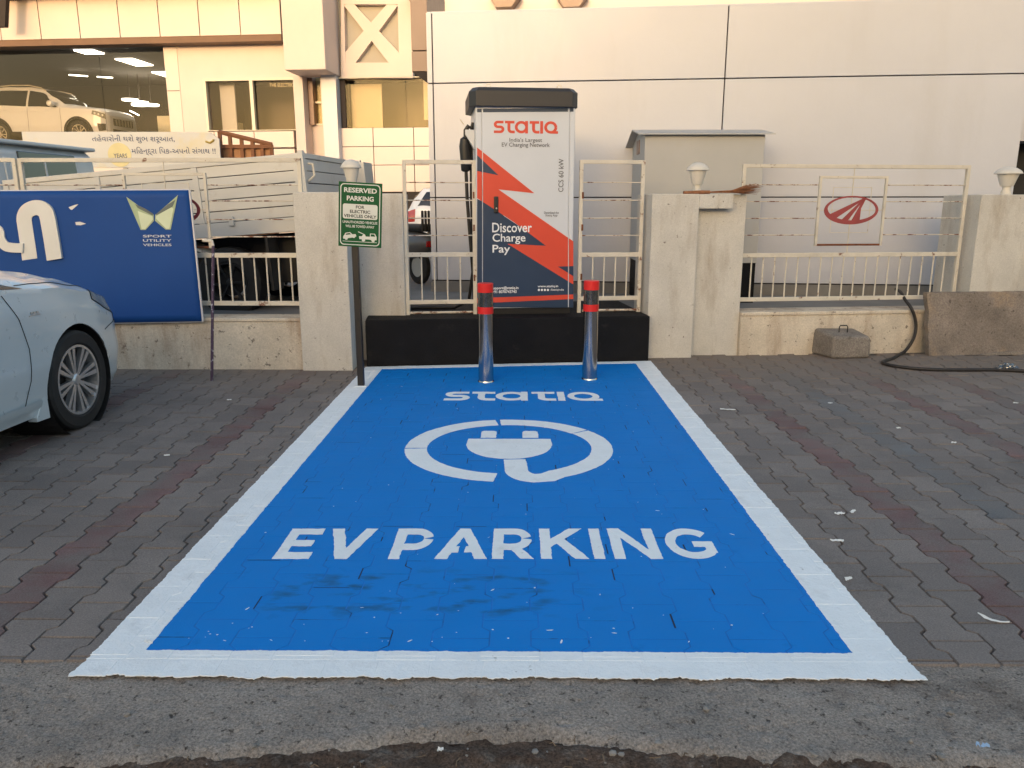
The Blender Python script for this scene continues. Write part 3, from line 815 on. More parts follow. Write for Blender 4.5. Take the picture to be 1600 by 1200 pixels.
# flat print on the front: polygons given in photo pixels, projected on the door plane
def clip_px(poly, x0, x1, y0, y1):
    for h in ((1, 0, x0), (-1, 0, -x1), (0, 1, y0), (0, -1, -y1)):
        poly = clip_half(poly, *h)
        if len(poly) < 3: return []
    return poly
def decal(name, polys, mat, lift, root=ch, fr=FB, d0=D, segs=((745.5, 753.2, .004), (754.6, 887.4, 0.0), (888.8, 895.8, .004))):
    mb = MB()
    for poly in polys:
        for xa, xb, dd in segs:
            q = clip_px(poly, xa, xb, 166, 480.5)
            if q:
                pts = [fr.sz(x, y, d0 + dd) for x, y in q]
                mb.prism(pts, d0 + dd - lift, d0 + dd + .001)
    return mb.build(name, mat, root)
decal('blue_stripe', [[(740, 170), (900, 169), (900, 174.5), (740, 175.5)]], m_cnavy, .0012)
# navy field, orange bolts
decal('navy_field', [[(740, 308), (776, 326), (788, 338), (900, 412), (900, 485), (740, 489)]], m_cnavy, .0012)
decal('orange_bolt', [[(740, 226), (835, 302), (779, 296), (900, 380), (900, 447), (793, 381), (853, 384), (803, 347), (740, 306)]], m_corange, .0020)
decal('navy_notch', [[(740, 237), (779, 274), (740, 266)]], m_cnavy, .0028)
decal('navy_notch', [[(871.4, 416.5), (900, 415.5), (900, 434)]], m_cnavy, .0028)
decal('orange_line', [[(740, 466), (900, 460), (900, 467), (740, 474)]], m_corange, .0028)
_tcache = {}
def text_polys(t, bold=0.0, spacing=1.0):
    key = (t, bold, spacing)
    if key in _tcache: return _tcache[key]
    cu = bpy.data.curves.new('txt', 'FONT'); cu.body = t; cu.fill_mode = 'FRONT'; cu.offset = bold; cu.space_character = spacing; cu.resolution_u = 3
    cu.align_x = 'CENTER'
    o = bpy.data.objects.new('txt', cu); COL.objects.link(o)
    dg = bpy.context.evaluated_depsgraph_get(); me = bpy.data.meshes.new_from_object(o.evaluated_get(dg))
    vs = [tuple(v.co) for v in me.vertices]; fs = [tuple(p.vertices) for p in me.polygons]
    bpy.data.objects.remove(o); bpy.data.curves.remove(cu); bpy.data.meshes.remove(me)
    if not vs: vs, fs = [(0, 0, 0), (1, 0, 0), (1, 1, 0), (0, 1, 0)], []
    _tcache[key] = (vs, fs); return vs, fs
def text_on(name, t, rect, mat, root, fr=FB, d=D, lift=.0036, bold=.012, spacing=1.0, rot90=False, label=None):
    """fit text into the photo-pixel rectangle (x0,y0,x1,y1) on the plane, thin raised faces"""
    vs, fs = text_polys(t, bold, spacing)
    if rot90: vs = [(-y, x, z) for x, y, z in vs]
    xa, xb = min(v[0] for v in vs), max(v[0] for v in vs); ya, yb = min(v[1] for v in vs), max(v[1] for v in vs)
    x0, y0, x1, y1 = rect
    s0, s1, z0, z1 = fr.rect(x0, y0, x1, y1, d)
    mb = MB()
    V = [(s0 + (x - xa) / max(1e-6, xb - xa) * (s1 - s0), d - lift, z0 + (y - ya) / max(1e-6, yb - ya) * (z1 - z0)) for x, y, z in vs]
    mb.faces(V, fs)
    return mb.build(name, mat, root, label=label)
# logo word on the door
s0_, s1_, z0_, z1_ = FB.rect(771, 189, 872, 208.5, D)
for k, pol in enumerate(lw):
    mb = MB()
    for n_, pl in enumerate(pol):
        for q in strip_quads(pl):
            mb.prism([(s0_ + x / lw_w * (s1_ - s0_), z0_ + y * (z1_ - z0_)) for x, y in q], D - .0014 - .0003 * n_, D + .001)
    mb.build('logo_letter', m_corange, ch)
text_on('slogan', "India's Largest", (796, 215.5, 847, 223.5), m_tgrey, ch, bold=.006)
text_on('slogan', 'EV Charging Network', (784, 223, 859, 231.5), m_tgrey, ch, bold=.006)
text_on('power_rating', 'CCS 60 kW', (872.5, 248, 880.5, 300), m_tgrey, ch, bold=.006, rot90=True)
text_on('caption', 'Download the', (850, 330.5, 873, 334), m_tgrey, ch)
text_on('caption', 'Statiq App', (852, 335, 871, 339), m_tgrey, ch)
for t, r_ in (('Discover', (769, 348, 831, 363)), ('Charge', (769.5, 365, 821, 381.5)), ('Pay', (769.5, 382.5, 797, 398.5))):
    text_on('slogan', t, r_, m_twhite, ch, bold=.012)
text_on('contact_line', 'support@statiq.in', (768, 447.5, 810, 453), m_twhite, ch, bold=.02)
text_on('contact_line', '+91 8070743743', (769, 453.5, 807, 458), m_twhite, ch, bold=.02)
text_on('contact_line', 'www.statiq.in', (840, 445.5, 872, 449.8), m_twhite, ch, bold=.02)
text_on('contact_line', '/Statiqindia', (860, 451, 881, 455), m_twhite, ch, bold=.004)
mb = MB()
for k in range(4):
    a = FB.sz(842 + k * 4.7, 453, D)
    mb.prism([(a[0] + .011 * math.cos(R(t)), a[1] + .011 * math.sin(R(t))) for t in range(0, 360, 40)], D - .0036, D - .001)
mb.build('social_icons', m_twhite, ch)
# door lock handle
a = FB.rect(771.5, 307, 778.5, 333, D)
MB().box(a[0], a[1], D - .018, D - .001, a[2], a[3]).build('door_handle', m_blackmetal, ch, bevel=.012, segs=3)
s, z = FB.sz(775.5, 325.5, D)
MB().lathe([(0, -.021), (.007, -.021), (.008, -.017), (0, -.017)], (s, D, z), 12, 'y').build('lock_cylinder', m_fence, ch)
# holster, connector and cable on the left flank
hz = FB.sz(742, 207, D + .25)[1]; hs = q0
m_rub = M('cable_rubber', (.012, .011, .011), .5, var=.1)
MB().prism([(hs - .002, hz - .16), (hs + .001, hz + .02), (hs - .085, hz + .02), (hs - .085, hz - .02)], D + .19, D + .33).build('holster', m_cedge, ch, bevel=.004)
cs, cz = FB.sz(727, 236, D + .26)
c_top = FB.sz(728, 200, D + .26)[1]; c_bot = FB.sz(727, 268, D + .26)[1]; c_mid = FB.sz(724, 218, D + .26)[1]
con = thing('charging_connector', 'black charging plug and cable hanging on the left flank of the charger', 'connector', FB, (cs, D + .26, c_bot))
dd = D + .26
MB().tube([(cs + .005, dd, c_bot), (cs + .004, dd, c_bot + .012), (cs, dd, c_bot + .10), (cs - .006, dd, c_mid - .06), (cs - .004, dd, c_mid), (cs + .004, dd, c_mid + .012)], [.03, .046, .048, .052, .044, .026], 14).build('grip', m_rub, con, smooth=True)
MB().tube([(cs + .006, dd, c_mid), (cs + .008, dd, c_top - .02), (cs + .03, dd, c_top + .015), (cs + .06, dd, c_top + .002), (hs - .01, dd, c_top + .05)], [.022, .024, .022, .018, .014], 10).build('neck', m_rub, con, smooth=True)
MB().tube([(cs - .01, dd, c_top + .03), (cs - .045, dd, c_top + .075)], .006, 6).build('release_lever', m_fence, con, smooth=True)
MB().tube([(cs + .005, dd, c_bot + .02), (cs + .012, dd, c_bot - .25), (cs + .035, dd, c_bot - .6), (cs + .06, dd, c_bot - .95), (cs + .02, dd + .06, PZ + .1), (cs - .12, dd + .18, PZ + .02), (cs - .45, dd + .25, PZ + .018), (cs - .62, dd + .22, PZ + .018)], .017, 10).build('cable', m_rub, con, smooth=True)
MB().tube([(hs - .005, dd + .04, c_top + .04), (cs + .055, dd + .04, c_top - .06), (cs + .06, dd + .04, c_mid - .1), (cs + .055, dd + .04, c_bot - .2), (cs + .07, dd + .04, c_bot - .9), (cs + .07, dd + .06, PZ + .02)], .016, 10).build('cable', m_rub, con, smooth=True)

# ================================================================ bollards
m_steel = M('polished_steel', (.52, .50, .48), .16, 1.0, var=.06, vscale=4, rough_var=.06, stain=((.2, .15, .11), 14, .66, .8))
m_steel_dark = M('scratched_film_band', (.33, .32, .31), .18, 1.0, var=.4, vscale=40)
m_redband = M('red_reflective_band', (.66, .02, .018), .35, var=.05)
def bollard(px, pyb, pyt, label):
    b_ = on_ground(px, pyb); b_.y += .064
    zt = on_y(px, pyt, b_.y - .03).z
    root = thing('bollard', label, 'bollard', W, tuple(b_), 'steel bollards in front of the charger')
    r = .0635; h = zt
    def Zb(f): return h * f
    MB().lathe([(r + .004, .002), (r + .006, .004), (r + .003, .014), (r, .016), (r, h - .006), (r - .006, h), (0, h)], tuple(b_), 40).build('tube', m_steel, root, smooth=True)
    MB().lathe([(r, h * .912), (r + .0022, h * .912), (r + .0022, h - .004), (r - .003, h + .0012), (0, h + .0014)], tuple(b_), 40).build('red_band', m_redband, root, smooth=True)
    MB().lathe([(r, h * .70), (r + .0022, h * .70), (r + .0022, h * .768), (r, h * .768)], tuple(b_), 40).build('red_band', m_redband, root, smooth=True)
    MB().lathe([(r, h * .768), (r + .0012, h * .769), (r + .0012, h * .911), (r, h * .912)], tuple(b_), 40).build('film_band', m_steel_dark, root, smooth=True)
bollard(759, 599, 443, 'polished steel bollard with red bands, the left one of the pair')
bollard(922, 595, 439, 'polished steel bollard with red bands, the right one of the pair')

# ================================================================ reserved parking sign
m_sgreen = M('sign_green', (.006, .085, .026), .5, spec=.2, var=.05)
m_sborder = M('sign_print_white', (.62, .64, .6), .45, var=.03)
sp_ = on_ground(564.5, 604)
FS = Frame(sp_.x, sp_.y, .02)
zs0 = FS.sz(562, 386, -.03)[1]; zs1 = FS.sz(562, 285, -.03)[1]
sg = thing('parking_sign', 'green reserved parking sign on a slim black post', 'sign', FS, (0, 0, 0))
MB().box(-.026, .026, -.022, .03, .0, zs1 - .03).build('post', m_blackmetal, sg, bevel=.004)
MB().box(-.05, .05, -.045, .055, .002, .012).build('base_plate', m_white, sg, bevel=.003)
sa, sb = FS.sz(529, 336, -.03)[0], FS.sz(596.5, 336, -.03)[0]
cxs, czs = (sa + sb) / 2, (zs0 + zs1) / 2
pn = MB().box(sa, sb, -.032, -.022, zs0, zs1).build('panel', m_sgreen, sg, origin=(cxs, -.03, czs), bevel=.002)
def spx(x, y):                                   # 850x1200 close-up of the panel -> panel plane, tilt removed
    fx = (x - 90 - (y - 90) * .012) / 672; fy = (y - 80 - (x - 90) * .055) / 1005
    return sa + fx * (sb - sa), zs1 - fy * (zs1 - zs0)
def rrect(x0, y0, x1, y1, r):
    out = []
    for cx, cy, a in ((x1 - r, y1 - r, 0), (x0 + r, y1 - r, 90), (x0 + r, y0 + r, 180), (x1 - r, y0 + r, 270)):
        out += [(cx + r * math.cos(R(a + t)), cy + r * math.sin(R(a + t))) for t in range(0, 91, 15)]
    return out
wS, hS = sb - sa, zs1 - zs0
oo = rrect(sa + wS * .04, zs0 + hS * .025, sb - wS * .04, zs1 - hS * .025, .03); ii = rrect(sa + wS * .06, zs0 + hS * .038, sb - wS * .06, zs1 - hS * .038, .026)
mb = MB()
for i in range(len(oo)):
    j = (i + 1) % len(oo); mb.prism([oo[i], oo[j], ii[j], ii[i]], -.0335, -.0318)
mb.build('border_line', m_sborder, pn)
MB().prism(rrect(sa + wS * .10, zs1 - hS * .565, sb - wS * .10, zs1 - hS * .335, .015), -.0335, -.0318).build('white_plate', m_sborder, pn)
def stext(t, fx0, fx1, fy0, fy1, mat, lift=-.0338, bold=.03, name='lettering'):
    vs, fs = text_polys(t, bold)
    xa, xb = min(v[0] for v in vs), max(v[0] for v in vs); ya, yb = min(v[1] for v in vs), max(v[1] for v in vs)
    mb = MB(); mb.faces([(sa + wS * (fx0 + (x - xa) / (xb - xa) * (fx1 - fx0)), lift, zs1 - hS * (fy1 - (y - ya) / (yb - ya) * (fy1 - fy0))) for x, y, z in vs], fs)
    mb.build(name, mat, pn)
stext('RESERVED', .125, .88, .085, .16, m_sborder)
stext('PARKING', .19, .81, .21, .285, m_sborder)
stext('FOR', .40, .60, .355, .405, m_tdark, -.0345)
stext('ELECTRIC', .265, .735, .425, .475, m_tdark, -.0345)
stext('VEHICLES ONLY', .125, .88, .495, .545, m_tdark, -.0345)
stext('UNAUTHORIZED VEHICLES', .10, .90, .595, .635, m_sborder, bold=.02)
stext('WILL BE TOWED AWAY', .165, .835, .66, .70, m_sborder, bold=.02)
def sp2(fx, fy): return (sa + wS * fx, zs1 - hS * fy)
MB().prism([sp2(.1, .915), sp2(.9, .915), sp2(.9, .922), sp2(.1, .922)], -.0335, -.0318).build('road_line', m_sborder, pn)
def pict(name, polys, circles):
    mb = MB()
    for n_, p_ in enumerate(polys): mb.prism([sp2(*q) for q in p_], -.0335 - .0002 * n_, -.0318)
    for cx, cy, r in circles: mb.prism([(sp2(cx, cy)[0] + wS * r * math.cos(R(t)), sp2(cx, cy)[1] + wS * r * math.sin(R(t))) for t in range(0, 360, 30)], -.0341, -.0318)
    mb.build(name, m_sborder, pn)
pict('towed_car_picture', [[(.11, .86), (.13, .825), (.40, .80), (.42, .835), (.38, .85), (.12, .885)], [(.135, .83), (.165, .79), (.27, .775), (.33, .808), (.31, .812), (.26, .788), (.18, .80), (.165, .825)]], [(.185, .875, .035), (.36, .84, .035)])
pict('tow_truck_picture', [[(.48, .83), (.74, .83), (.74, .875), (.49, .875)], [(.735, .78), (.85, .78), (.89, .83), (.89, .88), (.735, .88)], [(.45, .765), (.47, .757), (.62, .80), (.64, .835), (.54, .835), (.58, .80)]], [(.585, .885, .04), (.81, .885, .04)])
MB().prism([sp2(.755, .79), sp2(.835, .79), sp2(.86, .825), sp2(.755, .825)], -.0343, -.0318).build('cab_window_picture', m_sgreen, pn)
pn.rotation_euler = (0, R(3.2), 0)

# ================================================================ right building: flat composite panels
m_acp = M('acp_panel_pale', (.535, .54, .59), .36, var=.035, vscale=.8, rough_var=.08, bump=.25, bscale=1.3, bdist=.03, stain2=((.48, .475, .50), 1.2, .52, .85), streak=True)
m_gap = M('panel_gap', (.03, .022, .02), .8, var=.1)
m_brown = M('acp_panel_brown', (.23, .145, .11), .4, var=.05)
m_cream = M('acp_panel_cream', (.62, .525, .49), .4, var=.04, vscale=1.2)
m_creamwall = M('cream_render', (.62, .53, .49), .7, var=.05, vscale=1.0)
pR = on_y(672, 200, 9.95)
FR = Frame(pR.x, pR.y, -.10)
SR = lambda px, py=220: FR.sz(px, py)[0]
zj2 = FR.sz(900, 126.5)[1]; zj1 = FR.sz(900, 308.5)[1]; ztop = FR.sz(900, 13)[1]
cols = [(SR(669), SR(678.5)), (SR(678.5), SR(1127)), (SR(1127), SR(1127) + (SR(1127) - SR(678.5)) * 1.0)]
sEnd = SR(1588, 270)
cols[2] = (cols[2][0], sEnd)
rb = thing('panel_building', 'pale panelled building wall rising behind the charger', 'building', FR, ((cols[0][0] + sEnd) / 2, .1, YARD))
MB().box(cols[0][0] + .01, sEnd - .01, .028, 3.0, YARD - .02, ztop - .01).build('wall_core', m_gap, rb)
gp = .007
for a, b_ in cols:
    for z0, z1 in ((YARD + .14, zj1), (zj1, zj2), (zj2, ztop)):
        MB().box(a + gp, b_ - gp, 0, .03, z0 + gp, z1 - gp).build('panel', m_acp, rb, bevel=.003)
MB().box(cols[0][0], sEnd, -.02, .029, YARD - .01, YARD + .132).build('skirting', m_yard, rb)
MB().box(cols[0][0] + .012, sEnd - .012, .03, 2.98, ztop - .012, ztop + .012).build('coping', m_acp, rb)
# brown clad canopy at its left corner
xa, xb = SR(641, 60), SR(668, 60) - .01
zb_ = FR.sz(655, 111, 0)[1]; zc_ = FR.sz(660, 133, 0)[1]; zm_ = FR.sz(655, 78)[1]
can = [(xa, zb_), (xb, zc_ + .02), (xb, zb_)]
MB().prism([(xa, zb_), (xb + .008, zc_ + .02), (xb + .008, zb_ + .004), (xa, zb_ + .004)], .06, 1.2).build('canopy_soffit', m_gap, rb)
for z0, z1 in ((zb_ + .006, zm_ - .006), (zm_ + .006, zm_ + 1.6)):
    MB().box(xa, xb, .05, 1.2, z0, z1).build('canopy_panel', m_brown, rb, bevel=.003)
MB().box(xa + .01, xb - .01, .07, 1.18, zm_ - .008, zm_ + .008).build('canopy_gap', m_gap, rb)
# black slats filling the dark area past its right end
m_dark = M('dark_slats', (.012, .011, .011), .7, var=.2)
dk = thing('dark_backing', 'black slatted backing past the right end of the panelled wall', 'backing', FR, (sEnd + 1.5, .8, YARD))
for k in range(12):
    MB().box(sEnd - .3, sEnd + 3.2, .75 + .015 * (k % 2), .85, YARD + .15 * k, YARD + .15 * k + .149).build('slat', m_dark, dk)
MB().box(sEnd + .0, sEnd + 3.2, .35, .9, YARD + 1.8, ztop).build('lintel', m_acp, dk, bevel=.005)

# ================================================================ sheet metal cabinet in front of it
m_cab = M('cabinet_paint', (.42, .415, .41), .55, var=.06, vscale=1.5, stain=((.4, .36, .31), 2.0, .55, .85), streak=True)
pc = on_y(1100, 300, 8.75)
FC = Frame(pc.x, pc.y, .0)
a0, a1 = FC.sz(1005, 300)[0], FC.sz(1190, 300)[0]
dep = .9
ze = FC.sz(1100, 211)[1]; zr = FC.sz(987, 205, dep / 2)[1]; zbk = FC.sz(1100, 411)[1]
cb = thing('utility_cabinet', 'grey sheet metal cabinet with a gabled roof behind the pillar', 'cabinet', FC, ((a0 + a1) / 2, dep / 2, YARD))
MB().box(a0, a1, 0, dep, zbk, ze).build('body', m_cab, cb, bevel=.006)
MB().prism([(0, 0)] and [(0.0, ze), (dep, ze), (dep / 2, zr - .02)], a0 + .002, a0 + .01)
gb = MB(); gb.faces([(a0, 0, ze), (a0, dep, ze), (a0, dep / 2, zr - .012), (a1, 0, ze), (a1, dep, ze), (a1, dep / 2, zr - .012)], [(0, 2, 1), (3, 4, 5), (0, 3, 5, 2), (1, 2, 5, 4), (0, 1, 4, 3)])
gb.build('gable', m_cab, cb)
ov = .09
th = .012
for sgn in (0, 1):
    e_d = -ov * .7 if sgn == 0 else dep + ov; e_z = ze - .0 if sgn == 0 else ze - .075
    r_ = MB(); d2_ = dep / 2; zrr = zr + .004
    A_ = [(a0 - ov * .9, e_d, e_z), (a1 + ov, e_d, e_z), (a1 + ov, d2_, zrr), (a0 - ov * .9, d2_, zrr)]
    r_.faces(A_ + [(x, y, z + th) for x, y, z in A_], [(0, 1, 2, 3), (4, 7, 6, 5), (0, 4, 5, 1), (1, 5, 6, 2), (2, 6, 7, 3), (3, 7, 4, 0)]); r_.build('roof_sheet', m_cab, cb, fixn=True)
MB().box(a0 + .01, a1 - .01, .01, dep - .01, YARD - .01, zbk).build('base', m_black, cb)
MB().box(a0 - .008, a0 + .002, .36, .56, ze - .17, ze - .02).build('vent_grille', m_brown, cb)

# ================================================================ left building: showroom
pF = on_y(440, 150, 22.5)
FF = Frame(pF.x, pF.y, -.09)
S_ = lambda px, py=150, d=0: FF.sz(px, py, d)[0]
Z_ = lambda py, px, d=0: FF.sz(px, py, d)[1]
sb_ = thing('showroom_building', 'cream two storey showroom with large glass front beyond the yard', 'building', FF, (S_(300), 1, YARD))
m_soffit = M('soffit_brown', (.17, .10, .065), .7, var=.1)
m_glass = glass_mat('window_glass', (.93, .91, .88), .01, .02, .16)
m_frame = M('window_frame', (.68, .62, .5), .5, var=.03)
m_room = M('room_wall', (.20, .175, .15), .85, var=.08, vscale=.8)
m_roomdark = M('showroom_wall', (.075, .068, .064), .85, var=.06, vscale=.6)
m_blind = M('roller_blind', (.72, .64, .46), .8, var=.04)
m_lit = M('ceiling_lamp', (.9, .88, .8), .4, var=0, emit=(1.0, .92, .75, 4.0))
zfb = Z_(64, 200); zft = Z_(3, 200); zgl0 = Z_(218, 200); zgl1 = Z_(72, 200)
sW = S_(-420)
def wbox(px0, px1, z0, z1, name='wall', mat=None, d0=0.0, d1=.3, py=150, bevel=0):
    return MB().box(S_(px0, py), S_(px1, py), d0, d1, z0, z1).build(name, mat or m_creamwall, sb_, bevel=bevel)
zroof = Z_(-160, 300)
# fascia panels
bx = [62 - 62.5 * k for k in range(6, 0, -1)] + [62, 123.5, 186, 248.5, 311, 375, 439]
for a, b_ in zip(bx[:-1], bx[1:]):
    MB().box(S_(a, 38, -.45) + .012, S_(b_, 38, -.45) - .012, -.45, -.40, zfb, zft).build('fascia_panel', m_cream, sb_, bevel=.004)
MB().box(S_(bx[0], 38, -.45), S_(439, 38, -.45), -.401, .0, zfb + .03, zft + .03).build('fascia_core', m_gap, sb_)
MB().box(S_(bx[0], 38, -.45), S_(439, 38, -.45) - .02, -.43, .0, zfb - .16, zfb + .028).build('soffit', m_soffit, sb_)
MB().box(S_(bx[0], 38, -1), S_(437, 38, -.9), -1.0, .0, zft + .035, zft + .5).build('roof_eave', m_soffit, sb_)
wbox(-420, 437, zft + .5, zroof, d0=-.2)
MB().prism([(S_(0, 20, -1.1), zft + .05), (S_(13, 5, -1.1), zft + .05), (S_(8, 40, -1.1), Z_(42, 4, -1.1)), (S_(-6, 40, -1.1), Z_(42, 4, -1.1))], -1.12, -.98).build('eave_bracket', m_gap, sb_)
# showroom glass front
wbox(-420, 267, YARD - .05, zgl0, mat=m_cream)
gx = [-420, -240, -60, 157, 266]
for a, b_ in zip(gx[:-1], gx[1:]):
    MB().box(S_(a) + .006, S_(b_) - .006, .12, .135, zgl0, zfb - .17).build('window_pane', m_glass, sb_)
MB().box(S_(262), S_(283), -.02, .3, YARD, zfb - .165).build('column', m_cream, sb_, bevel=.01)
MB().box(S_(263), S_(282), -.028, -.02, Z_(142, 272) - .008, Z_(142, 272) + .008).build('column_joint', m_gap, sb_)
# room behind the glass
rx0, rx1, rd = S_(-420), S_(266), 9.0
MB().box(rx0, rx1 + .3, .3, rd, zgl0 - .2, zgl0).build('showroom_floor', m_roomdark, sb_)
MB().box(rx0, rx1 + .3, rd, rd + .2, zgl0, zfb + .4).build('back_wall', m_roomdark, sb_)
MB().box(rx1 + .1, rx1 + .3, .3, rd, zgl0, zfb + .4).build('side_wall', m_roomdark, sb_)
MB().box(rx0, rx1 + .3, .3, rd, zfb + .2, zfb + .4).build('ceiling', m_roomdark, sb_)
for px, py, w_, l_, d_ in ((129, 74, .6, .6, 2.0), (194, 97, .6, 1.2, 3.5), (250, 117, .6, 1.2, 6.0)):
    s, z = FF.sz(px, py, d_); z = zfb + .195
    MB().box(s - w_ / 2, s + w_ / 2, d_, d_ + l_, z - .03, z).build('ceiling_lamp', m_lit, sb_)
for px, py in ((203, 155), (219, 159), (218, 163), (236, 163)):
    s, z = FF.sz(px, py, 6.5)
    MB().lathe([(0, -.05), (.26, -.05), (.28, 0), (0, 0)], (s, 6.5, z), 20).build('pendant_lamp', m_lit, sb_)
    MB().tube([(s, 6.5, z), (s, 6.5, zfb + .2)], .01, 5).build('pendant_rod', m_gap, sb_)
for (x0, y0, x1, y1) in ((2, 94, 22, 99), (10, 91, 45, 93), (80, 93, 96, 97), (58, 98, 84, 101), (108, 117, 137, 119), (152, 120, 176, 121.5), (203, 173, 217, 180)):
    a, b_ = FF.sz(x0, y0, 5.5), FF.sz(x1, y1, 5.5)
    MB().tube([(a[0], 5.5, a[1]), (b_[0], 5.5, b_[1])], .02, 6).build('light_track', m_lit, sb_)
MB().box(S_(245, 180, 6), S_(266, 180, 6), 6.0, 6.6, zgl0, Z_(181, 255, 6)).build('counter', m_blind, sb_)
# wall with the double window
zw0, zw1 = Z_(203, 392), Z_(124, 392)
wbox(283, 321, YARD, zfb - .16); wbox(321, 464, zw1, zfb - .16); wbox(321, 464, YARD, Z_(258, 392))
wbox(321, 464, zw0 - .02, zw0 - .001, 'sill', m_frame, -.03)
for a, b_ in ((283, 330), (330, 393), (393, 456)):
    for y0, y1 in ((204, 230.5), (231.5, 258)):
        MB().box(S_(a) + .01, S_(b_) - .01, -.012, .3, Z_(y1, 392), Z_(y0, 392) - .025).build('spandrel_panel', m_cream, sb_, bevel=.004)
for a, b_ in ((322, 391), (396, 462)):
    MB().box(S_(a), S_(b_), .10, .112, zw0, zw1 - .03).build('window_pane', m_glass, sb_)
for a, b_ in ((319.5, 323), (391, 396), (461, 464)):
    MB().box(S_(a), S_(b_), -.015, .14, zw0, zw1).build('window_frame', m_frame, sb_)
MB().box(S_(319.5), S_(464), -.017, .14, zw1 - .03, zw1 + .03).build('window_frame', m_frame, sb_)
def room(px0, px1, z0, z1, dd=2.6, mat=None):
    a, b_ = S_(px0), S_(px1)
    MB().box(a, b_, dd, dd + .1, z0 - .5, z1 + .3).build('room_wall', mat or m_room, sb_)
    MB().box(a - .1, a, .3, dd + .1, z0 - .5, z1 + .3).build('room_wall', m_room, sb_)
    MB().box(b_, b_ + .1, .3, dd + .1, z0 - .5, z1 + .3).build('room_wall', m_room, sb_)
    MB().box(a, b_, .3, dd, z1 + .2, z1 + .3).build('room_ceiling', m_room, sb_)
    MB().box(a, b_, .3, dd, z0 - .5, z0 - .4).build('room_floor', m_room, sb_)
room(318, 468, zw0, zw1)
MB().box(S_(344, 150, .5), S_(367, 150, .5), .5, .55, zw0 - .2, Z_(131, 355, .5)).build('roller_blind', m_acp, sb_)
MB().box(S_(352, 150, .7), S_(372, 150, .7), .7, .9, zw0 - .3, Z_(192, 360, .7)).build('box_on_sill', m_blind, sb_)
# faint lettering on the inside of the glass
def ftext(t, rect, d, mat, bold=.01):
    vs, fs = text_polys(t, bold); s0, s1, z0, z1 = FF.rect(*rect, d)
    xa, xb = min(v[0] for v in vs), max(v[0] for v in vs); ya, yb = min(v[1] for v in vs), max(v[1] for v in vs)
    MB().faces([(s0 + (x - xa) / (xb - xa) * (s1 - s0), d, z0 + (y - ya) / (yb - ya) * (z1 - z0)) for x, y, z in vs], fs).build('window_lettering', mat, sb_)
ftext('THE ELECTRIC', (421, 130, 459, 136), .14, m_blind)
# pilasters and narrow stair window
zpt = Z_(118, 480)
for a, b_ in ((464, 479), (506, 522)):
    MB().box(S_(a), S_(b_), -.25, .3, YARD, zpt - .01).build('pilaster', m_creamwall, sb_, bevel=.01)
MB().box(S_(479), S_(506), .30, .4, YARD, Z_(194, 497)).build('wall', m_creamwall, sb_)
MB().box(S_(479) + .01, S_(487), .1, .4, Z_(194, 497), zpt).build('dark_jamb', m_brown, sb_)
m_yblind = M('yellow_blind', (.74, .60, .30), .7, var=.06)
for y0, y1 in ((124, 156), (160, 192)):
    MB().box(S_(488), S_(505), .3, .31, Z_(y1, 497), Z_(y0, 497)).build('window_pane', m_glass, sb_)
MB().box(S_(486), S_(506), .45, .5, Z_(194, 497), zpt).build('roller_blind', m_yblind, sb_)
for y in (158, 193): MB().box(S_(487), S_(506), .26, .33, Z_(y + 1.5, 497), Z_(y - 1.5, 497)).build('window_frame', m_frame, sb_)
# overhanging box
MB().box(S_(441, 50, -1.2), S_(506, 50, -1.2), -1.2, .1, Z_(109, 470, -1.2), zroof).build('overhang_box', m_creamwall, sb_, bevel=.02)
MB().box(S_(506) + .05, S_(531), -.3, .45, YARD, zroof).build('return_wall', m_acp, sb_)
# lattice panel
zl0, zl1 = Z_(122, 590), Z_(-14, 590)
sl0, sl1 = S_(533), S_(645)
m_lat = M('lattice_back', (.36, .34, .30), .7, var=.05)
MB().box(sl0, sl1, .10, .3, zl0, zroof).build('lattice_back', m_lat, sb_)
P4 = lambda x, y: FF.sz(x, y, -.08)
lat = [('lattice_frame', [(533, 122), (645, 122), (645, 98), (533, 98)], -.10), ('lattice_frame', [(533, 7), (645, 7), (645, -40), (533, -40)], -.10),
       ('lattice_frame', [(533, 98.5), (540, 98.5), (538, 6.5), (533, 6.5)], -.10), ('lattice_frame', [(624, 98.5), (645, 98.5), (645, 6.5), (621.5, 6.5)], -.10),
       ('lattice_bar', [(537, 8), (552, 5), (625, 84), (625, 100), (609, 100)][:], -.092), ('lattice_bar', [(622, 8), (606, 5), (539, 82), (539, 100), (554, 100)], -.086)]
for nm, pl, dd in lat:
    MB().prism([P4(x, y) for x, y in pl], dd, .1).build(nm, m_creamwall, sb_)
# window below it
zw0, zw1 = Z_(199, 600), Z_(122.5, 600)
sx1 = S_(735)
MB().box(S_(531), S_(539), .02, .3, zw0, zw1).build('dark_jamb', m_gap, sb_)
for a, b_ in ((539, 633), (633.8, 735)):
    MB().box(S_(a), S_(b_), .05, .062, zw0, zw1).build('window_pane', m_glass, sb_)
MB().box(S_(529), sx1, -.10, .3, zw1, zw1 + .02).build('window_frame', m_frame, sb_)
room(529, 740, zw0, zw1, 2.2)
MB().box(S_(549, 160, .5), S_(597, 160, .5), .5, .55, zw0 - .2, zw1 - .06).build('roller_blind', m_blind, sb_)
MB().box(S_(662, 160, .5), S_(690, 160, .5), .5, .55, Z_(184, 660), zw1 + .1).build('roller_blind', m_blind, sb_)
for a, b_ in ((530, 581), (581, 645), (645, 709), (709, 760)):
    for y0, y1 in ((199.5, 229), (229, 258), (258, 300)):
        MB().box(S_(a) + .01, S_(b_) - .01, -.03, .3, Z_(y1, 600) + .008, Z_(y0, 600) - .008).build('spandrel_panel', m_cream, sb_, bevel=.004)
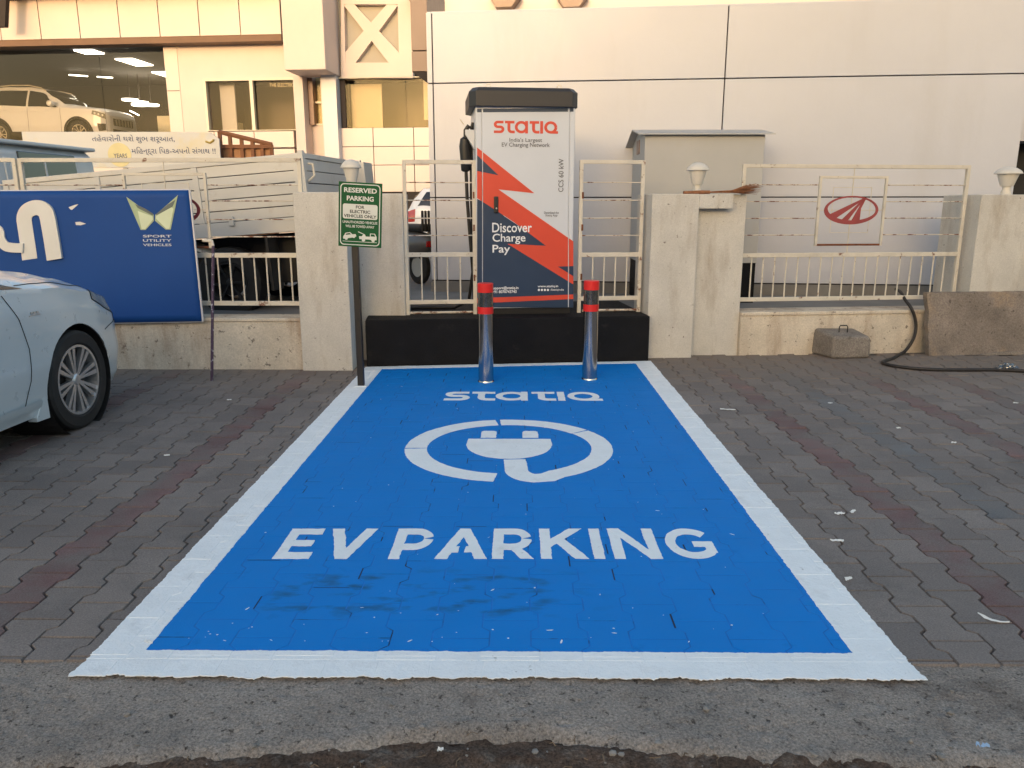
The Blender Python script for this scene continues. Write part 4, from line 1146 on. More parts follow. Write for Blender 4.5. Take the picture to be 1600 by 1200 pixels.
MB().box(S_(530), S_(760), .0, .3, YARD, zw0 - .012).build('wall', m_gap, sb_)
MB().box(S_(645, 50), S_(1420, 5), .0, .3, Z_(60, 800), zroof).build('upper_wall', m_cream, sb_)
for px in (660, 788, 893):
    MB().prism([FF.sz(x, y, -.3) for x, y in ((px - 24, -6), (px + 26, -6), (px + 12, 13), (px - 12, 14))], -.5, -.02).build('wall_bracket', m_brown, sb_)

# ================================================================ buildings across the street (behind the camera): they keep the bay in shade
m_far = M('street_house_render', (.45, .41, .36), .8, var=.1)
m_farglass = M('street_house_glass', (.03, .035, .04), .1, var=0)
def house(x0, x1, y0, h, label):
    r = thing('street_house', label, 'building', W, ((x0 + x1) / 2, y0, 0), 'houses across the street behind the viewer')
    MB().box(x0, x1, y0 - 9, y0, -.06, h).build('wall', m_far, r)
    MB().box(x0 - .15, x1 + .15, y0 - 9.1, y0 + .25, h, h + .18).build('parapet', m_far, r)
    n = int((x1 - x0) / 3)
    for fl in range(int(h // 3.1)):
        for k in range(n):
            xx = x0 + (k + .5) * (x1 - x0) / n
            MB().box(xx - .6, xx + .6, y0 - .05, y0 + .03, fl * 3.1 + 1.0, fl * 3.1 + 2.4).build('window', m_farglass, r)
house(-75, -45, -30, 7.0, 'low rendered house across the street, farthest left')
house(-44.8, -7.5, -30, 7.0, 'low rendered house across the street, second from left')
house(-7.3, 16, -30, 9.3, 'taller rendered house across the street, right of centre')
house(16.3, 50, -30, 9.6, 'long rendered house across the street, farthest right')

# ================================================================ vehicles
m_tyre = M('tyre_rubber', (.016, .0155, .016), .75, var=.15, vscale=12, stain=((.05, .045, .04), 6, .55, .8))
m_alloy = M('alloy_wheel', (.62, .62, .63), .32, .8, var=.08)
m_carglass = M('car_glass', (.012, .012, .013), .06, var=0, spec=.8, rough_var=0)
m_seam = M('panel_seam', (.012, .013, .015), .8, var=0)
m_plastic = M('black_plastic', (.018, .017, .017), .55, var=.1)
m_headlamp = M('headlamp_lens', (.26, .26, .23), .2, var=.25, vscale=14, coat=.4, rough_var=0)
m_redlamp = M('tail_lamp', (.35, .015, .015), .15, var=.05, coat=.6)
m_carwhite = M('car_paint_silver_white', (.56, .625, .665), .28, 0.15, var=.02, coat=.7, rough_var=.02)
m_suvwhite = M('suv_paint_white', (.72, .74, .80), .3, 0.0, var=.02, coat=.6, rough_var=.02)
m_suvgrey = M('suv_paint_grey', (.10, .10, .105), .3, 0.3, var=.02, coat=.6, rough_var=.02)
def lerp_tab(tab, x):
    if x <= tab[0][0]: return tab[0][1]
    for (x0, y0), (x1, y1) in zip(tab[:-1], tab[1:]):
        if x <= x1:
            t = (x - x0) / (x1 - x0); t = t * t * (3 - 2 * t) * .5 + t * .5
            return y0 + (y1 - y0) * t
    return tab[-1][1]
class Car:
    """x back from the nose, y to the car's right, z up"""
    def __init__(s, T): s.T = T
    def g(s, k, x): return lerp_tab(s.T[k], x)
    def surf(s, x, v):
        w = s.g('w', x); zb, zt, zbelt = s.g('bot', x), s.g('top', x), s.g('belt', x); wb = w * s.g('wbelt', x); wr = s.g('wroof', x)
        if v <= 1:
            z = zb + (zbelt - zb) * v
            # section: tucked sill, widest at 45 %, shoulder crease, leaning in to the belt
            k = lerp_tab([(0, .93), (.12, .975), (.40, 1.0), (.62, .992), (.80, .985), (1, wb / w)], v)
            return Vector((x, w * k, z))
        t = v - 1
        ze = zbelt + (zt - zbelt) * s.g('edge', x)
        if t < .5:
            q = t / .5; bul = .02 * math.sin(q * math.pi)
            return Vector((x, wb + (wr - wb) * q + bul, zbelt + (ze - zbelt) * q))
        q = (t - .5) / .5 * math.pi / 2
        return Vector((x, wr * math.cos(q), ze + (zt - ze) * math.sin(q)))
    def normal(s, x, v):
        e = .01
        a = s.surf(x + e, v) - s.surf(x - e, v); b_ = s.surf(x, min(2, v + e)) - s.surf(x, max(0, v - e))
        n = b_.cross(a).normalized()
        return n if n.y >= -0.05 else -n
    def body(s, name, mat, root, side_v=26, up_v=22, step=.04):
        L = s.T['L']; xs = []; x = 0.0
        while x < L - 1e-6:
            xs.append(x); x += .015 if x < .18 or x > L - .2 else step
        xs.append(L)
        vs = [i / side_v for i in range(side_v + 1)] + [1 + i / up_v for i in range(1, up_v + 1)]
        bm = bmesh.new()
        for sg in (1, -1):
            grid = []
            for x in xs:
                col = []
                for v in vs:
                    p = s.surf(x, v)
                    if v <= 1:
                        for wx in s.T['wheels']:
                            dx, dz = p.x - wx, p.z - s.T['wr']; r = math.hypot(dx, dz)
                            if r < s.T['arch'] + .05 and r > s.T['arch'] - .03 and r > 1e-4 and False: pass
                    col.append(bm.verts.new((p.x, p.y * sg, p.z)))
                grid.append(col)
            dele = []
            for i in range(len(xs) - 1):
                for j in range(len(vs) - 1):
                    q = [grid[i][j], grid[i + 1][j], grid[i + 1][j + 1], grid[i][j + 1]]
                    c = sum((k.co for k in q), Vector()) / 4
                    inside = any(math.hypot(c.x - wx, c.z - s.T['wr']) < s.T['arch'] for wx in s.T['wheels']) and j < side_v
                    if inside: continue
                    bm.faces.new(q if sg == 1 else q[::-1])
            for i in range(len(xs)):
                for j in range(side_v + 1):
                    vtx = grid[i][j]
                    if not vtx.link_faces: continue
                    for wx in s.T['wheels']:
                        dx, dz = vtx.co.x - wx, vtx.co.z - s.T['wr']; r = math.hypot(dx, dz)
                        if r < s.T['arch'] + .028 and len(vtx.link_faces) < 4 and r > .05 and 0 < i < len(xs) - 1:
                            k = s.T['arch'] / r; vtx.co.x = wx + dx * k; vtx.co.z = max(s.T['wr'] + dz * k, s.g('bot', vtx.co.x))
            for cap in (grid[0], grid[-1]):
                pass
        # nose and tail caps
        for xi in (0, L):
            loop = [s.surf(xi, v) for v in vs]
            pts = [bm.verts.new((p.x, p.y, p.z)) for p in loop] + [bm.verts.new((p.x, -p.y, p.z)) for p in reversed(loop[:-1])]
            try: bm.faces.new(pts)
            except Exception: pass
        bmesh.ops.remove_doubles(bm, verts=bm.verts, dist=.0015)
        bmesh.ops.delete(bm, geom=[v for v in bm.verts if not v.link_faces], context='VERTS')
        bmesh.ops.recalc_face_normals(bm, faces=bm.faces)
        # paint lip round the arches
        mb = MB(); mb.v = [tuple(v.co) for v in bm.verts]; bm.verts.index_update(); mb.f = [tuple(v.index for v in f.verts) for f in bm.faces]; mb.m = [0] * len(mb.f)
        bm.free()
        return mb.build(name, mat, root, smooth=True)
    def patch(s, name, quad, mat, root, off=.004, n=(10, 6), side=1, thick=0.0):
        """quad of (x,v) corners, bilinear, lifted off the body"""
        mb = MB(); nx_, nv = n
        for i in range(nx_ + 1):
            for j in range(nv + 1):
                a, b_ = i / nx_, j / nv
                q = [(quad[0][k] * (1 - a) + quad[1][k] * a) * (1 - b_) + (quad[3][k] * (1 - a) + quad[2][k] * a) * b_ for k in (0, 1)]
                p = s.surf(*q) + s.normal(*q) * off
                mb.v.append((p.x, p.y * side, p.z))
        for i in range(nx_):
            for j in range(nv):
                a = i * (nv + 1) + j; mb.f.append((a, a + nv + 1, a + nv + 2, a + 1)); mb.m.append(0)
        return mb.build(name, mat, root, smooth=True, fixn=False)
    def line(s, name, pts, mat, root, w=.006, off=.002, side=1):
        P = []
        for (x0, v0), (x1, v1) in zip(pts[:-1], pts[1:]):
            for i in range(6): P.append((x0 + (x1 - x0) * i / 6, v0 + (v1 - v0) * i / 6))
        P.append(pts[-1])
        return MB().tube([(lambda p: (p.x, p.y * side, p.z))(s.surf(*q) + s.normal(*q) * off) for q in P], w / 2, 5).build(name, mat, root)
def wheel(root, x, y, r, rim, wid, side, spokes=16, alloy=None):
    """wheel standing in the car frame, its face towards side*y"""
    c = (x, y, r); s = side
    h = wid / 2
    wt = MB().lathe([(rim * 1.0, -h * .8), (rim * 1.08, -h), (r * .93, -h), (r * .985, -h * .86), (r, -h * .55), (r, h * .55), (r * .985, h * .86), (r * .93, h), (rim * 1.08, h), (rim * 1.0, h * .8)], c, 48, 'y').build('tyre', m_tyre, root, smooth=True)
    mb = MB(); f = s * h
    mb.lathe([(rim * 1.02, f * .80), (rim * 1.02, f * .92), (rim * .95, f * .92), (rim * .93, f * .5), (rim * .9, -f * .7), (rim * .99, -f * .75)], c, 48, 'y')
    for k in range(spokes):
        a = 2 * math.pi * k / spokes + (.07 if k % 2 else -.07); ca, sa_ = math.cos(a), math.sin(a); da = .060
        def pt(rr, w_, dep): return (x + rr * ca - w_ * sa_, y + dep, r + rr * sa_ + w_ * ca)
        A_ = [pt(rim * .14, -.007, f * .74), pt(rim * .14, .007, f * .74), pt(rim * .95, .0135, f * .88), pt(rim * .95, -.0135, f * .88)]
        B_ = [pt(rim * .14, -.007, f * .45), pt(rim * .14, .007, f * .45), pt(rim * .95, .010, f * .55), pt(rim * .95, -.010, f * .55)]
        mb.faces(A_ + B_, [(0, 1, 2, 3), (7, 6, 5, 4), (0, 4, 5, 1), (1, 5, 6, 2), (2, 6, 7, 3), (3, 7, 4, 0)])
    mb.lathe([(0, f * .84), (rim * .13, f * .82), (rim * .2, f * .70), (rim * .2, f * .3)], c, 20, 'y')
    mb.build('rim', alloy or m_alloy, wt, fixn=True)
    MB().lathe([(0, f * .22), (rim * .72, f * .22), (rim * .72, f * .1), (0, f * .1)], c, 24, 'y').build('brake_disc', m_plastic, wt)
    return wt
def car_common(car, root, paint, rim, spokes=16, alloy=None, dark_arch=True):
    T = car.T
    car.body('body', paint, root)
    for wx in T['wheels']:
        for sd_ in (1, -1):
            w = car.surf(wx, .35).y
            wheel(root, wx, sd_ * (w - T['tw'] / 2 - .018), T['wr'], rim, T['tw'], sd_, spokes, alloy)
            MB().lathe([(T['arch'] - .004, -.0), (T['arch'] + .012, -.30 * sd_), (0, -.30 * sd_)], (wx, sd_ * (w - .02), T['wr']), 36, 'y').build('wheel_well', m_plastic, root)
    MB().box(.35, T['L'] - .35, -.62, .62, T['bot'][1][1] - .02, T['bot'][1][1] + .14).build('underbody', m_plastic, root)

# ---- sedan parked nose-in on the left
TS = dict(L=4.49, wr=.312, arch=.352, tw=.195, wheels=(.86, 3.51),
          w=[(0, .50), (.06, .62), (.16, .715), (.35, .805), (.60, .848), (1.0, .865), (3.4, .865), (4.0, .83), (4.35, .72), (4.49, .56)],
          bot=[(0, .27), (.25, .20), (.5, .19), (3.9, .21), (4.25, .27), (4.49, .36)],
          belt=[(0, .56), (.10, .655), (.30, .76), (.62, .84), (1.0, .90), (1.5, .925), (2.6, .935), (3.6, .965), (4.1, .965), (4.35, .92), (4.49, .78)],
          top=[(0, .61), (.10, .73), (.30, .845), (.62, .945), (1.0, 1.015), (1.28, 1.055), (1.75, 1.26), (2.15, 1.44), (2.6, 1.485), (3.1, 1.455), (3.6, 1.27), (4.0, 1.06), (4.3, 1.03), (4.49, .84)],
          wbelt=[(0, .90), (.3, .93), (1, .955), (4.49, .94)],
          wroof=[(0, .40), (.1, .52), (.3, .60), (1.0, .66), (1.28, .70), (1.75, .66), (2.2, .60), (2.8, .585), (3.4, .58), (4, .62), (4.49, .45)],
          edge=[(0, .6), (1.1, .66), (1.5, .8), (2.2, .93), (3.2, .93), (3.8, .8), (4.49, .7)])
n_a = R(-1.5)                                     # direction of the car's right flank normal
wp = on_ground(137, 668)
hd = Vector((-math.sin(n_a), math.cos(n_a), 0)); rt = Vector((math.cos(n_a), math.sin(n_a), 0))
KS = 1.06
nose = wp + hd * .86 * KS - rt * .845 * KS
sed = thing('parked_sedan', 'pale silver blue sedan parked nose to the wall at the left edge', 'car', W, (0, 0, 0))
sed.location = nose; sed.scale = (KS, KS, KS)
# local x runs back from the nose, local y to the car's right
bx_ = -hd; sed.rotation_euler = (0, 0, math.atan2(bx_.y, bx_.x))
# with x pointing backwards and z up, local +y = z cross x
ysgn = 1 if Vector((-math.sin(sed.rotation_euler.z), math.cos(sed.rotation_euler.z), 0)).dot(rt) > 0 else -1
SD = Car(TS)
car_common(SD, sed, m_carwhite, .215, 16)
s = ysgn
for sd_ in (s, -s):
    hl = SD.patch('headlight', [(.02, .74), (.58, .93), (.54, 1.10), (.08, 1.06)], m_headlamp, sed, .004, (14, 6), sd_)
    SD.line('panel_seam', [(.02, .73), (.30, .82), (.59, .92), (.55, 1.11), (.3, 1.08)], m_seam, sed, .0045, .003, sd_)
    SD.line('panel_seam', [(.48, 1.30), (.8, 1.22), (1.15, 1.18), (1.32, 1.12)], m_seam, sed, .0045, .002, sd_)
    SD.line('panel_seam', [(.20, .79), (.33, .72), (.50, .62)], m_seam, sed, .0045, .002, sd_)
    SD.line('panel_seam', [(1.46, .97), (1.38, .78), (1.34, .55), (1.36, .30), (1.42, .10), (1.5, .05), (2.35, .05)], m_seam, sed, .0045, .002, sd_)
    SD.line('panel_seam', [(2.42, 1.0), (2.40, .5), (2.40, .06)], m_seam, sed, .0045, .002, sd_)
    SD.patch('front_window', [(1.27, 1.03), (2.40, 1.03), (2.40, 1.42), (1.98, 1.42)], m_carglass, sed, .004, (12, 6), sd_)
    SD.patch('rear_window', [(2.46, 1.03), (3.40, 1.03), (3.2, 1.40), (2.46, 1.42)], m_carglass, sed, .004, (12, 6), sd_)
    if False: SD.patch('quarter_glass', [(1.36, 1.02), (1.45, 1.02), (1.45, 1.08), (1.42, 1.06)], m_plastic, sed, .004, (3, 3), sd_)
    fp = SD.patch('sill_trim', [(1.28, -.0), (3.0, -.0), (3.0, .11), (1.28, .13)], m_carwhite, sed, .016, (20, 4), sd_)
    # mud flap behind the front wheel
    y0 = SD.surf(1.24, .1).y
    MB().prism([(1.215, .30), (1.245, .31), (1.33, .19), (1.33, .165), (1.21, .16)], sd_ * (y0 - .05), sd_ * (y0 + .006)).build('mud_flap', m_carwhite, sed, bevel=.004, fixn=True)
    # mirror
    mp = SD.surf(1.85, 1.02)
    MB().lathe([(0, -.10), (.055, -.085), (.075, 0), (.06, .07), (0, .09)], (1.88, sd_ * (mp.y + .10), mp.z + .07), 16, 'y').build('door_mirror', m_carwhite, sed, smooth=True)
    MB().tube([(1.88, sd_ * (mp.y - .02), mp.z + .02), (1.88, sd_ * (mp.y + .05), mp.z + .05)], .02, 8).build('mirror_stalk', m_plastic, sed)
    for hx in (2.22, 3.15):
        hp = SD.surf(hx, .84); MB().box(hx - .09, hx + .09, sd_ * (hp.y + .001) - .012, sd_ * (hp.y + .001) + .012, hp.z - .012, hp.z + .014).build('door_handle', m_carwhite, sed, bevel=.008)
    SD.patch('tail_lamp', [(4.15, .78), (4.42, .72), (4.42, .98), (4.2, .98)], m_redlamp, sed, .004, (8, 5), sd_)
SD.patch('windscreen', [(1.34, 1.56), (2.08, 1.56), (2.08, 2.0), (1.34, 2.0)], m_carglass, sed, .004, (14, 8), s)
SD.patch('windscreen', [(1.34, 1.56), (2.08, 1.56), (2.08, 2.0), (1.34, 2.0)], m_carglass, sed, .004, (14, 8), -s)
SD.patch('rear_screen', [(3.15, 1.56), (3.85, 1.56), (3.85, 2.0), (3.15, 2.0)], m_carglass, sed, .004, (14, 8), s)
# flank badge
bp = SD.surf(1.24, .80)
MB().box(1.19, 1.29, s * (bp.y - .002) - .004, s * (bp.y - .002) + .004, bp.z - .001, bp.z + .004).build('badge', m_alloy, sed)
for k in range(3):
    MB().box(1.205 + k * .026, 1.222 + k * .026, s * (bp.y - .002) - .004, s * (bp.y - .002) + .004, bp.z + .008, bp.z + .022).build('badge', m_alloy, sed)
# front grille and bumper intake
MB().box(-.01, .03, -.38, .38, .36, .47).build('bumper_intake', m_plastic, sed, bevel=.02)
MB().box(-.006, .02, -.40, .40, .53, .59).build('grille', m_plastic, sed, bevel=.01)

# ---- sport utility vehicle in the showroom
TU = dict(L=4.66, wr=.378, arch=.44, tw=.24, wheels=(.90, 3.65),
          w=[(0, .66), (.05, .76), (.18, .86), (.4, .92), (.8, .955), (3.8, .955), (4.3, .93), (4.58, .87), (4.66, .80)],
          bot=[(0, .34), (.2, .28), (.5, .27), (4.1, .30), (4.5, .38), (4.66, .45)],
          belt=[(0, .86), (.10, .98), (.35, 1.06), (1.0, 1.10), (1.45, 1.13), (2.6, 1.15), (3.6, 1.20), (4.4, 1.22), (4.66, 1.15)],
          top=[(0, .92), (.06, 1.06), (.3, 1.14), (.9, 1.21), (1.30, 1.25), (1.75, 1.52), (2.12, 1.74), (2.6, 1.82), (3.4, 1.84), (4.2, 1.79), (4.45, 1.60), (4.66, 1.20)],
          wbelt=[(0, .95), (1, .96), (4.66, .95)],
          wroof=[(0, .60), (.2, .74), (1.2, .78), (1.7, .72), (2.2, .67), (4.2, .66), (4.66, .68)],
          edge=[(0, .6), (1.1, .6), (1.6, .8), (2.2, .93), (4.2, .92), (4.66, .6)])
def make_suv(name, label, paint, loc, rotz, glass=None):
    sv = thing(name, label, 'car', W, (0, 0, 0)); sv.location = loc; sv.rotation_euler = (0, 0, rotz)
    U = Car(TU)
    car_common(U, sv, paint, .245, 10, m_fence)
    gl = glass or m_carglass
    for sd_ in (1, -1):
        U.patch('headlight', [(.06, .74), (.42, .82), (.40, .97), (.08, .97)], m_headlamp, sv, .006, (8, 4), sd_)
        for k in range(3):
            p = U.surf(.13 + k * .10, .87); MB().lathe([(0, -.0), (.035, 0), (.03, .02), (0, .025)], (p.x, sd_ * (p.y - .004), p.z), 10, 'y').build('lamp_bulb', m_lit if False else m_alloy, sv)
        U.patch('fog_recess', [(.08, .22), (.26, .20), (.28, .50), (.07, .52)], m_plastic, sv, .006, (5, 5), sd_)
        U.patch('front_window', [(1.52, 1.03), (2.55, 1.03), (2.55, 1.42), (1.98, 1.42)], gl, sv, .005, (10, 5), sd_)
        U.patch('rear_window', [(2.62, 1.03), (3.60, 1.03), (3.60, 1.42), (2.62, 1.42)], gl, sv, .005, (10, 5), sd_)
        U.patch('quarter_glass', [(3.68, 1.06), (4.35, 1.10), (4.12, 1.42), (3.68, 1.42)], gl, sv, .005, (8, 5), sd_)
        U.patch('sill_cladding', [(1.36, 0), (3.19, 0), (3.19, .17), (1.36, .17)], m_plastic, sv, .012, (16, 3), sd_)
        U.patch('bumper_cladding', [(.02, 0), (.46, 0), (.46, .12), (.02, .14)], m_plastic, sv, .012, (8, 3), sd_)
        U.patch('bumper_cladding', [(4.10, 0), (4.60, 0), (4.60, .3), (4.10, .2)], m_plastic, sv, .012, (8, 3), sd_)
        U.patch('tail_lamp', [(4.42, .62), (4.63, .62), (4.63, 1.0), (4.40, 1.0)], m_redlamp, sv, .008, (5, 6), sd_)
        for wx in TU['wheels']:
            mb = MB(); R0 = TU['arch']
            for k in range(20):
                a0_, a1_ = R(-14 + 208 * k / 20), R(-14 + 208 * (k + 1) / 20)
                P = []
                for a in (a0_, a1_):
                    for rr in (R0 - .012, R0 + .05):
                        xx, zz = wx + rr * math.cos(a), TU['wr'] + rr * math.sin(a)
                        bz, tz = U.g('bot', xx), U.g('belt', xx); vv = max(0, min(1, (zz - bz) / (tz - bz)))
                        pp = U.surf(xx, vv); P.append((pp.x, sd_ * (pp.y + .012), max(zz, bz)))
                mb.face([P[0], P[1], P[3], P[2]])
            mb.build('arch_cladding', m_plastic, sv)
        rz = [U.surf(x, 1.56) for x in (2.05, 2.2, 2.6, 3.2, 3.9, 4.15)]
        lift = (.0, .04, .055, .055, .05, 0)
        MB().tube([(p.x, sd_ * p.y, p.z + l_) for p, l_ in zip(rz, lift)], .016, 8).build('roof_rail', m_fence, sv, smooth=True)
        for xx in (1.46, 2.58, 3.55): U.line('panel_seam', [(xx, 1.0), (xx - .02, .5), (xx + .02, .1)], m_seam, sv, .008, .003, sd_)
        for hx in (2.36, 3.30):
            hp = U.surf(hx, .86); MB().box(hx - .1, hx + .1, sd_ * hp.y - .016, sd_ * hp.y + .016, hp.z - .014, hp.z + .016).build('door_handle', paint, sv, bevel=.01)
        mp = U.surf(1.62, 1.02)
        MB().lathe([(0, -.13), (.07, -.11), (.10, 0), (.08, .08), (0, .11)], (1.66, sd_ * (mp.y + .13), mp.z + .10), 14, 'y').build('door_mirror', paint, sv, smooth=True)
        MB().tube([(1.66, sd_ * (mp.y - .02), mp.z + .02), (1.66, sd_ * (mp.y + .06), mp.z + .06)], .025, 8).build('mirror_stalk', m_plastic, sv)
        U.patch('windscreen', [(1.38, 1.54), (2.06, 1.54), (2.06, 2.0), (1.38, 2.0)], gl, sv, .005, (10, 6), sd_)
        U.patch('rear_screen', [(4.26, 1.5), (4.52, 1.5), (4.52, 2.0), (4.26, 2.0)], gl, sv, .006, (8, 6), sd_)
    MB().box(-.012, .03, -.50, .50, .62, .84).build('grille', m_plastic, sv, bevel=.02)
    for k in range(6): MB().box(-.02, .0, -.42 + .15 * k, -.36 + .15 * k, .64, .82).build('grille_slat', m_alloy, sv)
    MB().box(-.008, .04, -.55, .55, .36, .52).build('bumper_intake', m_plastic, sv, bevel=.02)
    MB().box(4.655, 4.68, -.35, .35, .80, .95).build('number_plate', m_fence, sv, bevel=.004)
    return sv
# wheels seen at photo x=124 and x=0, front turned a little towards the street
fw_ = on_y(124, 205, 25.2)
yaw_ = R(180 - 0)                                # local x (backwards) points to -X, turned so that the nose nears the camera
ang = R(172)
bdir = Vector((math.cos(ang), math.sin(ang), 0)); ydir = Vector((-bdir.y, bdir.x, 0))
near = 1 if ydir.y < 0 else -1
suv_loc = Vector((fw_.x, fw_.y, 0)) - bdir * .90 - ydir * near * .9
suv_loc.z = zgl0 + .002
make_suv('display_car', 'white sport utility car behind the showroom glass', m_suvwhite, suv_loc, ang)
# parked beyond the left gate leaf: its tail shows between the pillar and the panelled wall
q_ = on_y(640, 380, 17.6)
hb = make_suv('parked_hatchback', 'white hatchback glimpsed through the left gate leaf with a red tail lamp', m_suvwhite, (q_.x + 4.66 * .82, 17.9, YARD), R(176))
hb.scale = (.82, .82, .82)
# motor scooter in the yard, seen through the gate leaf
m_sgrey = M('scooter_grey', (.10, .10, .105), .4, var=.08, coat=.4)
q_ = on_y(656, 440, 10.9)
sco = thing('motor_scooter', 'dark grey motor scooter standing in the yard behind the left gate leaf', 'scooter', W, (0, 0, 0))
sco.location = (q_.x, q_.y, YARD); sco.rotation_euler = (0, 0, R(130))
for wx in (0.0, 1.25):
    MB().lathe([(.14, -.045), (.20, -.05), (.235, -.03), (.24, 0), (.235, .03), (.20, .05), (.14, .045), (.14, -.045)], (wx, 0, .24), 28, 'y').build('tyre', m_tyre, sco, smooth=True)
    MB().lathe([(0, -.04), (.145, -.04), (.145, .04), (0, .04)], (wx, 0, .24), 20, 'y').build('rim', m_alloy, sco)
mb = MB(); sec = []
for x, w, za, zb in ((-.32, .10, .50, .62), (-.20, .17, .40, .70), (.05, .19, .34, .74), (.30, .17, .30, .72), (.48, .13, .26, .60)):
    sec.append([(x, w * math.cos(R(t)), (za + zb) / 2 + (zb - za) / 2 * math.sin(R(t))) for t in range(0, 360, 30)])
for r_ in sec: mb.v += r_
for i in range(len(sec) - 1):
    for k in range(12): mb.f.append((i * 12 + k, i * 12 + (k + 1) % 12, (i + 1) * 12 + (k + 1) % 12, (i + 1) * 12 + k)); mb.m.append(0)
mb.f += [tuple(range(11, -1, -1)), tuple(range(48, 60))]; mb.m += [0, 0]
mb.build('rear_body', m_sgrey, sco, smooth=True, fixn=True)
MB().box(.45, .95, -.16, .16, .24, .30).build('footboard', m_plastic, sco, bevel=.02)
MB().prism([(.92, .28), (1.02, .26), (1.18, .92), (1.08, .96)], -.19, .19).build('leg_shield', m_sgrey, sco, bevel=.04)
MB().box(-.25, .50, -.13, .13, .72, .82).build('seat', m_plastic, sco, bevel=.04)
for k in range(6): MB().box(-.30 - .0, -.27, -.15 + .05 * k, -.115 + .05 * k, .72, 1.0).build('backrest_rib', m_plastic, sco, bevel=.012)
MB().tube([(1.12, -.33, .98), (1.12, -.1, 1.02), (1.12, .1, 1.02), (1.12, .33, .98)], .018, 8).build('handlebar', m_blackmetal, sco, smooth=True)
MB().tube([(1.12, 0, .95), (1.25, 0, .26)], .03, 8).build('fork', m_blackmetal, sco, smooth=True)
MB().box(-.345, -.30, -.09, .09, .52, .60).build('tail_lamp', m_redlamp, sco, bevel=.01)
MB().tube([(.1, .0, .24), (.18, -.2, .0)], .012, 6).build('side_stand', m_blackmetal, sco)

# ---- pickup truck behind the left fence, tail towards the gate, nose low
m_truck = M('truck_cream', (.56, .545, .52), .42, var=.05, vscale=2, stain=((.42, .36, .3), 6, .6, .85), coat=.2)
m_truckcab = M('truck_cab_paint', (.52, .56, .60), .4, var=.05, coat=.3)
rc = on_y(486, 300, 7.85)
th_ = R(172); pit = R(4.3)
tr = thing('pickup_truck', 'cream pickup truck with ribbed drop sides standing behind the fence', 'truck', W, (0, 0, 0))
tr.location = (rc.x, rc.y, YARD)
tr.rotation_euler = Matrix.Rotation(th_, 4, 'Z').to_euler()
hgt = CAM_H + (323 - 244) / FPX * 7.95 - YARD    # bed rail above the yard at the tail
rot = Matrix.Rotation(th_, 4, 'Z') @ Matrix.Rotation(pit, 4, 'Y')
tr.rotation_euler = rot.to_euler()
BL, BW, BH = 3.25, 1.72, .74
z1 = hgt; z0 = hgt - BH
def tb(name, x0, x1, y0, y1, za, zb, mat=None, bev=.004): return MB().box(x0, x1, y0, y1, za, zb).build(name, mat or m_truck, tr, bevel=bev)
# near drop side: rails and ribbed planks, each its own
tb('side_rail', .0, BL, -.045, 0.0, z1 - .05, z1)
nP = 5; ph = (BH - .05 - .14) / nP
for k in range(nP):
    zz = z0 + .14 + k * ph
    tb('side_plank', .06, BL - .06, -.035, -.008 + .004 * (k % 2), zz + .004, zz + ph - .004)
tb('side_sill', .0, BL, -.05, .004, z0, z0 + .138)
for x in (0.0, BL * .33, BL * .66, BL - .06): tb('side_post', x, x + .06, -.048, .006, z0 + .139, z1 - .051)
tb('side_core', .05, BL - .05, -.042, -.034, z0 + .1, z1 - .04, m_gap)
for x in (.75, 1.9, 2.7): tb('latch', x, x + .05, .004, .03, z0 + .10, z0 + .19)
tb('far_side', .0, BL, -BW, -BW + .045, z0, z1)
tb('tailgate_rail', -.045, -.002, -BW + .05, -.06, z1 - .05, z1)
for k in range(nP):
    zz = z0 + .10 + k * (BH - .15) / nP
    tb('tailgate_plank', -.035 - .004 * (k % 2), -.005, -BW + .05, -.06, zz + .004, zz + (BH - .15) / nP - .004)
tb('tailgate_core', -.012, -.001, -BW + .06, -.07, z0, z1 - .03, m_gap)
tb('corner_post', -.05, .0, -.06, .006, z0, z1 + .02)
tb('corner_post', -.05, .0, -BW, -BW + .05, z0, z1 + .02)
MB().tube([(-.055, -.10, z1 - .10), (-.10, -.10, z1 - .11), (-.11, -.09, z1 - .22), (-.06, -.05, z1 - .27)], .012, 8).build('tailgate_hook', m_fence, tr, smooth=True)
tb('reflector_box', -.16, -.05, -BW - .05, -BW + .25, z1 - .35, z1 - .02, m_truck)
tb('bed_floor', .0, BL, -BW + .045, -.05, z0, z0 + .05, m_gap)
# cab
CH = z1 + .42
cx0 = BL + .10
cabp = [(cx0, z0 - .25), (cx0, CH - .10), (cx0 + .10, CH), (cx0 + 1.05, CH - .02), (cx0 + 1.55, z1 - .02), (cx0 + 1.65, z0 - .25)]
mb = MB(); n = len(cabp)
mb.faces([(x, -.02 - (.06 if z > z1 else 0), z) for x, z in cabp] + [(x, -BW + .02 + (.06 if z > z1 else 0), z) for x, z in cabp], [tuple(range(n)), tuple(range(2 * n - 1, n - 1, -1))] + [(i, i + n, (i + 1) % n + n, (i + 1) % n) for i in range(n)])
mb.build('cab', m_truckcab, tr, bevel=.03, fixn=True, segs=3)
MB().prism([(0, 0), (1, 0), (1, 1)], 0, 1)
bonp = [(cx0 + 1.5, z1 - .06), (cx0 + 2.5, z1 - .18), (cx0 + 2.62, z1 - .35), (cx0 + 2.62, z0 - .25), (cx0 + 1.5, z0 - .25)]
mb = MB(); n = 5
mb.faces([(x, -.06, z) for x, z in bonp] + [(x, -BW + .06, z) for x, z in bonp], [tuple(range(n)), tuple(range(2 * n - 1, n - 1, -1))] + [(i, i + n, (i + 1) % n + n, (i + 1) % n) for i in range(n)])
mb.build('bonnet', m_truckcab, tr, bevel=.04, fixn=True)
tb('roof_gutter', cx0 - .03, cx0 + 1.1, -BW + .04, -.04, CH - .02, CH + .02, m_truckcab, .012)
